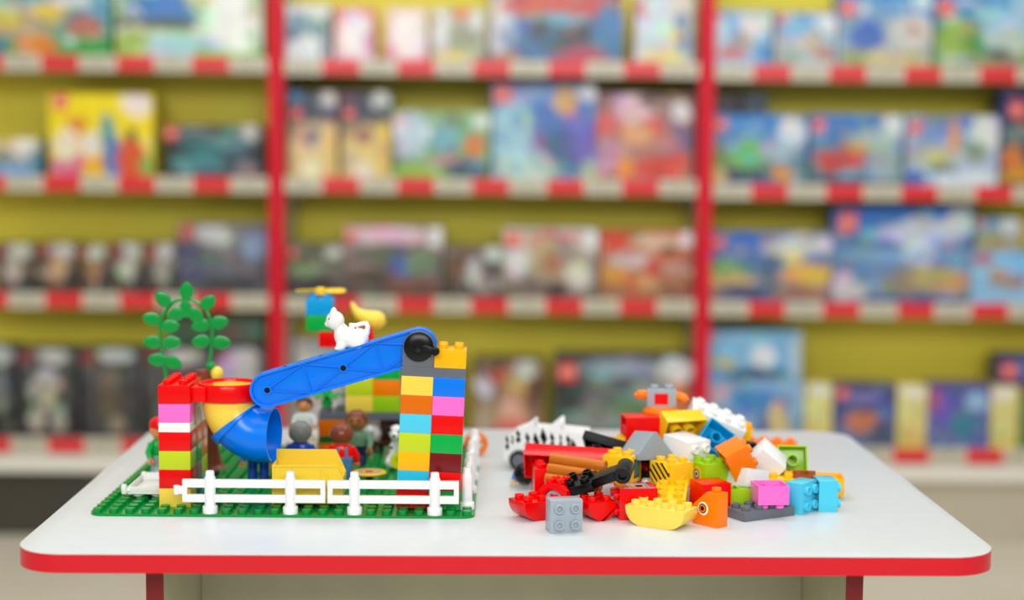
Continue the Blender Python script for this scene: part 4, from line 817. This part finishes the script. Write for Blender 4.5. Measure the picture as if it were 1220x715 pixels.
# ------------------------------------------------------------------ loose pile
def rot4(yaw, rx, ry, spin): return RM(yaw, rx, ry) @ Matrix.Rotation(spin * D2R, 4, 'Z')
def put(root, u, v, Y=None, yaw=0, rx=0, ry=0, spin=0, ctr=(0, 0, BH / 2), z=None):
    R = rot4(yaw, rx, ry, spin); c = Vector(ctr); pts = []
    def coll(o, M):
        if o.type == 'MESH': pts.extend((M @ x.co) * 1000 for x in o.data.vertices)
        for chd in o.children: coll(chd, M @ (Matrix.Translation(chd.location) @ chd.rotation_euler.to_matrix().to_4x4()))
    coll(root, Matrix.Identity(4))
    lo = min((R @ (p - c)).z for p in pts)
    if Y is None: pos = atz(u, v, -lo)
    else:
        pos = aty(u, v, Y)
        if pos.z + lo < 0: pos = atz(u, v, -lo)
    LOG.append((root.get('label'), round(pos.x), round(pos.y), round(pos.z), round(pos.z + lo)))
    root.matrix_world = Matrix.Translation(W(pos)) @ R @ Matrix.Translation(-c / 1000)
    return root
LOG = []
GP = 'loose bricks heaped on the right of the table'
def pb_(c, label, u, v, Y=None, nx=2, ny=2, h=1.0, yaw=0, rx=0, ry=0, spin=0, studs=True):
    o = link('toy_brick', brick_mesh(nx, ny, h, c, studs)); tag(o, label, 'toy brick', GP)
    return put(o, u, v, Y, yaw, rx, ry, spin, (0, 0, h * BH / 2))
def boat(c, label, u, v, Y=None, nx=4, yaw=0, rx=0, ry=0):
    L = nx * 8 - .1; mb = MB(); n = 8; r = 17
    prof = [(-L, BH), (-L, BH - 1.5)] + [(-L + r - r * math.cos(a), r - r * math.sin(a) + .0) for a in [PI / 2 * k / n for k in range(1, n + 1)]] + [(L - r + r * math.sin(a), r - r * math.cos(a)) for a in [PI / 2 * k / n for k in range(0, n)]] + [(L, BH - 1.5), (L, BH)]
    mb.prism(prof, -15.9, 15.9)
    for a in range(nx):
        for b in range(2): stud(mb, (a - nx / 2 + .5) * 16, (b - .5) * 16, BH)
    o = link('curved_brick', mb.mesh('curved_brick', P(c), .3)); tag(o, label, 'toy brick', GP)
    return put(o, u, v, Y, yaw, rx, ry)
def root_(name, label, cat='toy brick', group=GP):
    o = link(name, None); o.empty_display_size = .01; return tag(o, label, cat, group)

# front row on the table
boat('boatyellow', 'pale yellow boat shaped curved brick at the very front of the pile', 788, 614, None, 4, yaw=-33)
boat('red', 'red boat shaped curved brick at the front left of the pile', 648, 604, None, 4, yaw=30)
boat('red', 'short red curved brick between the grey cube and the red sticker brick', 709, 606, None, 2, yaw=24)
pb_('lightgrey', 'light grey brick standing on its side with four studs facing forward', 672, 613, None, yaw=12, rx=90)
o = root_('toy_brick', 'tall red brick lying with studs left and a blue window sticker on top')
part('brick_body', brick_mb(2, 2, 2), P('red'), o, .3)
mb = MB()
for y0, y1, z0, z1, mi in ((-15, -12.5, 3, 34, 0), (-11, 9, 7, 9, 0), (-11, 9, 26, 28, 0), (7, 9, 9, 26, 0), (-10, 6, 10, 25, 1), (-8, 0, 13, 20, 2)): mb.box((15.95, y0, z0), (16.15, y1, z1), mi)
part('sticker', mb, [mat('sticker_blue', (70, 180, 220)), mat('sticker_orange', (230, 160, 90)), P('black')], o)
put(o, 757, 597, None, yaw=6, ry=-90, ctr=(0, 0, BH))
pb_('darkgrey', 'long dark grey plate lying at the front right of the pile', 905, 609, None, 4, 2, .5, yaw=29)
# orange eye brick
o = root_('toy_brick', 'orange sloped brick with a printed round eye')
mb = MB(); H = 34.0
mb.prism([(-15.9, 0), (15.9, 0), (15.9, H), (2, H), (-15.9, 19)], -7.9, 7.9); stud(mb, 8, 0, H); part('brick_body', mb, P('orange'), o, .3)
mb = MB(); My = lambda r, t: None
for r, y, mi, dx in ((6.6, -8.15, 0, 0), (4.9, -8.3, 1, -.5), (3.9, -8.4, 2, -.5), (2.4, -8.5, 1, -.8)): mb.cyl((-2 + dx, -7.85, 17), (-2 + dx, y, 17), r, n=28, mi=mi)
part('printed_eye', mb, [P('white'), P('black'), P('orange')], o)
put(o, 846, 605, None, yaw=-50, ctr=(0, 0, H / 2))
pb_('azure', 'light azure brick standing with studs facing right beside the pink brick', 954, 591, None, yaw=51, rx=90)
pb_('azure', 'light azure brick on its side at the far right, studs pointing right', 983, 588, None, yaw=0, ry=90)
pb_('amber', 'amber brick lying upside down behind the rightmost azure brick', 986, 577, None, yaw=-6, rx=180)
pb_('greenlime', 'lime brick lying upside down behind the dark grey plate', 884, 590, None, yaw=2, rx=180)
pb_('pink', 'pink brick lying upside down on the dark grey plate', 917, 587, 16, yaw=5, rx=180)
# red group at left
pb_('red', 'tall upright red brick behind the red boat brick', 653, 577, None, 2, 2, 2, yaw=4)
pb_('red', 'long red brick lying tilted on its side across the left of the pile', 679, 552, 100, 6, 2, 1, yaw=-9, rx=-62, ry=3)
o = root_('toy_mudguard', 'red wheel arch brick with grey wheel on the red boat brick', 'toy brick')
mb = MB(); arc = [(11 * math.cos(a), 11 * math.sin(a)) for a in [PI * k / 14 for k in range(15)]]
mb.prism([(15.9, 0), (15.9, 10), (9, 17), (-9, 17), (-15.9, 10), (-15.9, 0)] + [(x, z) for x, z in arc[::-1]], -12, 12); stud(mb, -4, -6, 17); stud(mb, 7, -6, 17); stud(mb, -4, 7, 17); stud(mb, 7, 7, 17); part('arch_body', mb, P('red'), o, .3)
mb = MB(); mb.cyl((0, -9, 1), (0, 9, 1), 9.4, n=28); part('wheel', mb, P('lightgrey'), o, .6)
put(o, 664, 585, 12, yaw=-28, ry=-4, ctr=(0, 0, 8))
o = root_('log_brick', 'brown log wall piece lying in front of the long red brick')
mb = MB()
for k in range(3): mb.cyl((-30, 0, 6 + 11 * k), (30, 0, 6 + 11 * k), 6.2, n=24)
mb.box((-29, 0, 2), (29, 6, 32)); part('logs', mb, P('logbrown'), o, .4)
mb = MB()
for k in range(3): mb.ring((30, 0, 6 + 11 * k), (1, 0, 0), 4.6, 3.8, .3, 24)
part('end_rings', mb, P('brown'), o)
put(o, 686, 563, 46, yaw=-22, rx=-30, ry=4, ctr=(0, 0, 17))
o = root_('digger_arm', 'black studded digger arm lying over the brown log piece', 'toy digger arm')
mb = MB(); mb.box((-34, -15.9, 0), (-2, 15.9, 9.6))
for a in (-26, -10):
    for b in (-8, 8): stud(mb, a, b, 9.6)
mb.prism([(-6, 0), (26, 4), (30, 10), (26, 14), (-6, 9.6)], -9, 9); part('arm_plate', mb, P('black'), o, .5)
mb = MB(); mb.cyl((30, -11, 9), (30, 11, 9), 8.6, n=28); mb.ring((30, -11, 9), (0, -1, 0), 8.6, 4, 2.5, 28); part('joint', mb, P('black'), o, .5)
put(o, 711, 571, 8, yaw=-14, rx=14, ry=-16, ctr=(0, 0, 6))
o = root_('toy_brick', 'yellow cab brick with a printed side window behind the black arm')
part('brick_body', brick_mb(2, 2, 1.5), P('midyellow'), o, .3)
mb = MB(); mb.prism([(-8, 5), (9, 5), (9, 19), (3, 25), (-8, 25)], 15.95, 16.15, axis='x'); mb.prism([(-6, 7), (7, 7), (7, 18), (2, 23), (-6, 23)], 16.1, 16.3, 1, axis='x'); part('window_print', mb, [P('black'), mat('window_teal', (90, 140, 140))], o)
put(o, 741, 557, 76, yaw=-24, ctr=(0, 0, 14.4))
pb_('red', 'red brick wedged between yellow cab and black wheel', 764, 560, 118, 2, 2, 2, yaw=-20, ry=-6)
# middle
pb_('midyellow', 'yellow eight stud brick tilted behind the pale yellow boat brick', 800, 592, 46, 2, 4, 1, yaw=-10, rx=9)
o = root_('toy_brick', 'yellow brick with black hazard stripes on its rounded left end')
mb = brick_mb(2, 2, 1.25); part('brick_body', mb, P('midyellow'), o, .3)
HZ = mat('hazard_stripes', (250, 200, 30), .25); nt = HZ.node_tree; tc = nt.nodes.new('ShaderNodeTexCoord'); sx = nt.nodes.new('ShaderNodeSeparateXYZ')
nt.links.new(tc.outputs['Object'], sx.inputs[0]); ad = nt.nodes.new('ShaderNodeMath'); ad.operation = 'SUBTRACT'; nt.links.new(sx.outputs['Y'], ad.inputs[0]); nt.links.new(sx.outputs['Z'], ad.inputs[1])
ml = nt.nodes.new('ShaderNodeMath'); ml.operation = 'MULTIPLY'; ml.inputs[1].default_value = 118; nt.links.new(ad.outputs[0], ml.inputs[0])
frn = nt.nodes.new('ShaderNodeMath'); frn.operation = 'FRACT'; nt.links.new(ml.outputs[0], frn.inputs[0])
gt = nt.nodes.new('ShaderNodeMath'); gt.operation = 'GREATER_THAN'; gt.inputs[1].default_value = .55; nt.links.new(frn.outputs[0], gt.inputs[0])
mx = nt.nodes.new('ShaderNodeMixRGB'); mx.inputs[1].default_value = lin((250, 200, 30)); mx.inputs[2].default_value = lin((12, 12, 12)); nt.links.new(gt.outputs[0], mx.inputs[0]); nt.links.new(mx.outputs[0], nt.nodes['Principled BSDF'].inputs['Base Color'])
mb = MB(); hp = [(14.5 * math.cos(a), 12 + 12.5 * math.sin(a)) for a in [2 * PI * k / 28 for k in range(28)]]
mb.prism([(y, z) for y, z in hp], -17.6, -15.9, axis='x'); part('striped_end', mb, HZ, o, .3)
put(o, 800, 563, 66, yaw=36, ctr=(0, 0, 12))
pb_('white', 'white brick with two studs showing above the tilted yellow brick', 797, 589, 84, 4, 2, 1, yaw=-8)
o = root_('toy_brick', 'red brick with a dark peg hole behind the orange eye brick')
part('brick_body', brick_mb(2, 2, 1.5, False), P('red'), o, .3)
mb = MB(); mb.ring((-3, -15.9, 18), (0, -1, 0), 5.4, 4.0, .5, 24, 0); mb.cyl((-3, -15.85, 18), (-3, -16.1, 18), 4.0, n=24, mi=1); part('peg_hole', mb, [P('red'), P('black')], o)
put(o, 846, 590, 36, yaw=16, rx=0, ctr=(0, 0, 14))
o = root_('toy_brick', 'lime brick with printed eye on its left face, studs up')
part('brick_body', brick_mb(2, 2, 1.2), P('greenlime'), o, .3)
mb = MB()
for r, x, mi in ((8, -16.1, 0), (5, -16.25, 1), (3.6, -16.35, 2), (2, -16.45, 1)): mb.cyl((-15.85, 0, 11), (x, 0, 11), r, n=26, mi=mi)
part('printed_eye', mb, [P('midyellow'), P('black'), P('white')], o)
put(o, 845, 563, 78, yaw=27, ctr=(0, 0, 11))
pb_('orange', 'large tilted orange brick near the middle of the pile, studs right', 877, 547, 70, 2, 2, 1.35, yaw=12, rx=10, ry=63)
pb_('white', 'white brick tipped up on its corner right of the tilted orange brick', 914, 549, 96, 2, 2, 1.3, yaw=-12, rx=14, ry=42, studs=False)
pb_('white', 'white brick lying open end up above the lime upside down brick', 890, 570, 68, 2, 2, 1, yaw=35, rx=172, ry=-12)
pb_('greenlime', 'lime brick tipped back so its hollow underside faces forward', 943, 550, 122, yaw=-3, rx=-112)
pb_('rust', 'rust brown brick behind the two azure bricks', 953, 576, 84, yaw=22, rx=-8, ry=6)
pb_('midyellow', 'small showing yellow brick between white and brown bricks', 930, 578, 78, yaw=-10)
pb_('orange', 'orange brick lying at the back of the pile beside the hollow lime brick', 917, 536, None, 4, 2, 1, yaw=-14, ry=0)
# upper pile
pb_('deepazure', 'deep azure brick tipped so its round inner tube shows', 850, 524, 128, yaw=16, rx=-118, spin=42)
pb_('white', 'tall white brick lying with two studs facing forward in mid pile', 817, 538, 104, 2, 2, 2, yaw=38, rx=96)
pb_('midyellow', 'yellow brick with open underside facing forward at the pile top', 811, 509, 142, 3, 2, 1, yaw=20, rx=-62)
pb_('white', 'long white brick sloping on top of the amber brick, back of pile', 854, 500, 178, 4, 2, .75, yaw=-8, rx=16, ry=24)
pb_('amber', 'long amber brick under the sloping white brick', 862, 510, 196, 4, 2, 1, yaw=-12, ry=18)
o = root_('roof_brick', 'grey roof shaped slope brick in front of the upper red brick')
mb = MB(); mb.prism([(-25, 0), (25, 0), (25, 3), (0, 29), (-4, 29), (-25, 6)], -15.9, 15.9); part('slope_body', mb, P('cleargrey'), o, .4)
mb = MB()
for b in (-8, 8): stud(mb, 8, b, 0)
put(o, 771, 531, 92, yaw=34, rx=-6, ry=4, ctr=(0, 0, 14))
pb_('red', 'red brick lying flat sided at the pile top under the robot', 763, 512, 150, 2, 2, 2, yaw=6, ry=90)
pb_('black', 'black plate leaning behind the long red brick', 722, 531, 136, 3, 2, .5, yaw=-12, rx=-34, ry=14, studs=False)
pb_('midyellow', 'yellow brick barely showing between black plate and grey roof brick', 748, 536, 150, yaw=10, ry=10)
pb_('lime', 'lime brick showing a sliver left of the top yellow brick', 795, 507, 172, yaw=30, ry=-20)
pb_('blue', 'dark blue brick barely showing behind the top yellow brick', 815, 505, 190, yaw=10)
mb = MB(); mb.lathe([(5, -5), (11, -5.5), (12.5, -3.5), (12.5, 3.5), (11, 5.5), (5, 5), (4.5, 2), (4.5, -2)], 32, 0, Matrix.Rotation(90 * D2R, 4, 'X'), closed=True)
o = link('rubber_hoop', mb.mesh('rubber_hoop', P('black'), 0)); tag(o, 'black round tyre showing beside the hazard striped brick', 'toy tyre', GP); put(o, 769, 556, 92, yaw=-25, ctr=(0, 0, 0))
o = link('rubber_hoop', o.data); tag(o, 'black tyre under the orange brick at the back of the pile', 'toy tyre', GP); put(o, 893, 539, 150, yaw=10, ctr=(0, 0, 0))
for c, lab, x, y, h, yw in (('blue', 'blue brick buried in the pile under the top red brick', 566, 166, 2, 6), ('red', 'red brick buried in the pile under the top yellow brick', 604, 152, 2, 14), ('yellow', 'pale yellow brick buried in the pile under the long amber brick', 655, 200, 1.5, -10)):
    brick(c, (x, y, 0.2), lab, h=h, rz=yw * D2R, group=GP)
# robot on top
o = root_('toy_robot', 'small grey and orange robot with red square on top of the pile', 'toy robot')
mb = MB(); mb.lathe([(19, 0), (20, 2), (20, 6), (16, 10)], 28, 0, Matrix.Scale(.7, 4, (0, 1, 0))); part('robot_base', mb, P('orange'), o, .3, 45)
b = brick_mb(2, 1, 1.0); b.xform(Matrix.Translation((0, 0, 10))); part('robot_body', b, P('lightgrey'), o, .4)
mb = MB(); mb.box((-8, -8.3, 13), (7, -7.8, 25)); part('chest_print', mb, P('red'), o)
for s in (-1, 1):
    mb = MB(); mb.tube([(s * 15, 0, 22), (s * 20, -1, 22 + s * -1), (s * 27, -3, 20.5 - s * 2)], [5, 5.4, 4.9], 14); mb.cyl((s * 27, -3, 20.5 - s * 2), (s * 30, -3.5, 20.5 - s * 2), 3, 2, 12); part('robot_arm', mb, P('orange'), o, .3)
put(o, 788, 477.5, 172, yaw=-4, ctr=(0, 0, 16))
# lying figure
fg = figure('black haired toy figure in blue shirt lying beside the red bricks', (0, 0, 0), 0, 'tan', 'black', 'blue', 'legblue', arm_ang=(150, 20), hairstyle='long')
fg.rotation_euler = (0, 0, 0); put(fg, 625, 562, None, yaw=-30, rx=96, ctr=(0, 3, 52))
# zebra jeep
o = root_('toy_jeep', 'white toy jeep with black zebra stripes at the back left of the pile', 'toy car', None)
k = 1 / 1.02
def jp(u, v): return ((u - 621) * k, (557 - v) * k)
top = [jp(*a) for a in ((605, 546), (602, 541), (604, 522), (612, 513), (628, 506), (635, 500), (637.5, 500.5), (638, 507), (654, 508), (667, 497), (669.5, 497.5), (670, 508), (700, 510), (700, 546))]
def arch_(u): cx, cz = jp(u, 546); return [(cx + 13.2 * math.cos(a), max(9.5, 11 + 13.2 * math.sin(a))) for a in [PI * q_ / 12 for q_ in range(13)]]
bot = jp(0, 546)[1]
body = top + arch_(674) + arch_(621)
mb = MB(); mb.prism([(x, z) for x, z in body], -20, -17.5); mb.prism([(x, z) for x, z in body], 17.5, 20)
low = [jp(*a) for a in ((605, 546), (602, 541), (604, 522), (612, 514), (628, 509), (640, 510), (641, 536), (698, 536), (698, 512), (700, 512), (700, 546))]
mb.prism(low, -17.6, 17.6); x0, z0 = jp(634, 507); mb.box((x0, -17.6, z0 - 2), (x0 + 3, 17.6, z0 + 6)); x0, z0 = jp(664, 535); mb.box((x0, -17.6, z0), (x0 + 4, 17.6, z0 + 30)); part('jeep_body', mb, P('white'), o, .5)
for u in (621, 674):
    for s in (-1, 1):
        cx, cz = jp(u, 546); mb = MB(); mb.lathe([(7.4, -4), (10.4, -4.4), (11.2, -3), (11.2, 3), (10.4, 4.4), (7.4, 4)], 32, 0, Matrix.Translation((cx, s * 18, 11.2)) @ Matrix.Rotation(90 * D2R, 4, 'X')); t = part('tyre', mb, P('black'), o)
        mb = MB(); mb.cyl((cx, s * 18 - 4.2, 11.2), (cx, s * 18 + 4.2, 11.2), 7.6, n=28); part('hub', mb, P('darkgrey'), t, .5)
mb = MB()
for u, v, w_, h_ in ((607, 525, 2.4, 8), (613, 521, 1.6, 5), (620, 517, 3.2, 7), (631, 522, 3.6, 9), (641, 526, 4.4, 13), (650, 524, 5, 16), (660, 521, 3.4, 9), (670, 520, 2, 7), (679, 523, 3.4, 9), (685, 530, 4.2, 11), (645, 530, 3, 7), (655, 531, 2.4, 5)):
    x, z = jp(u, v); w_ *= 1.7; h_ *= 1.15; mb.prism([(x - w_ * .2, z + h_), (x + w_ * .5, z + h_ * .3), (x + w_ * .2, z), (x + w_ * .6, z - h_ * .5), (x, z - h_), (x - w_ * .6, z - h_ * .5), (x - w_ * .1, z), (x - w_ * .5, z + h_ * .4)], -20.25, -19.95)
part('zebra_stripes', mb, P('black'), o)
put(o, 648, 529, None, yaw=-10, ctr=(26, 0, 28))

# ------------------------------------------------------------------ light and camera
def area(name, loc, target, sx, sy, power, col=(1, 1, 1)):
    l = bpy.data.lights.new(name, 'AREA'); l.shape = 'RECTANGLE'; l.size = sx; l.size_y = sy; l.energy = power; l.color = col
    o = bpy.data.objects.new(name, l); COL.objects.link(o); o.location = loc
    o.rotation_euler = (Vector(target) - Vector(loc)).to_track_quat('-Z', 'Y').to_euler(); return o
area('ceiling_and_fill_light', (-0.5, -0.9, 2.9), (0.35, 0.3, .6), 1.6, 1.0, 9)
area('ceiling_and_fill_light', (1.2, -0.4, 2.9), (0.5, 0.3, .6), 1.6, 1.0, 9)
area('ceiling_and_fill_light', (0.4, -3.8, 2.35), (0.5, 2.2, .9), 3.6, 1.1, 118)  # unseen front fill added behind the camera to brighten the shelves
area('ceiling_and_fill_light', (0.45, 0.7, 2.95), (0.47, 1.3, .6), 3.4, .8, 36)
w = bpy.data.worlds.new('shop_light'); scene.world = w; w.use_nodes = True
nt = w.node_tree; bg = nt.nodes['Background']; bg.inputs['Strength'].default_value = 1.0
tc = nt.nodes.new('ShaderNodeTexCoord'); sx = nt.nodes.new('ShaderNodeSeparateXYZ'); rp_ = nt.nodes.new('ShaderNodeValToRGB')
rp_.color_ramp.elements[0].position = .42; rp_.color_ramp.elements[0].color = (.26, .265, .26, 1)
rp_.color_ramp.elements[1].position = .85; rp_.color_ramp.elements[1].color = (.47, .485, .50, 1)
mr = nt.nodes.new('ShaderNodeMapRange'); mr.inputs['From Min'].default_value = -1; mr.inputs['From Max'].default_value = 1
nt.links.new(tc.outputs['Generated'], sx.inputs[0]); nt.links.new(sx.outputs['Z'], mr.inputs['Value']); nt.links.new(mr.outputs[0], rp_.inputs['Fac']); nt.links.new(rp_.outputs['Color'], bg.inputs['Color'])
cd = bpy.data.cameras.new('camera'); co = bpy.data.objects.new('camera', cd); COL.objects.link(co); scene.camera = co
cd.sensor_width = 36; cd.sensor_fit = 'HORIZONTAL'; cd.lens = F_PX / 1220 * 36; cd.clip_start = .05; cd.clip_end = 50
M3 = Matrix((RIGHT, UP, -FWD)).transposed()
co.matrix_world = Matrix.Translation(W(CAM)) @ M3.to_4x4()
cd.dof.use_dof = True; cd.dof.focus_distance = 1.60; cd.dof.aperture_fstop = 2.0
scene.view_settings.view_transform = 'Standard'; scene.view_settings.look = 'None'; scene.view_settings.exposure = 0.0; scene.view_settings.gamma = 1
scene.view_settings.use_curve_mapping = False
scene.cycles.use_denoising = True
scene.cycles.max_bounces = 8
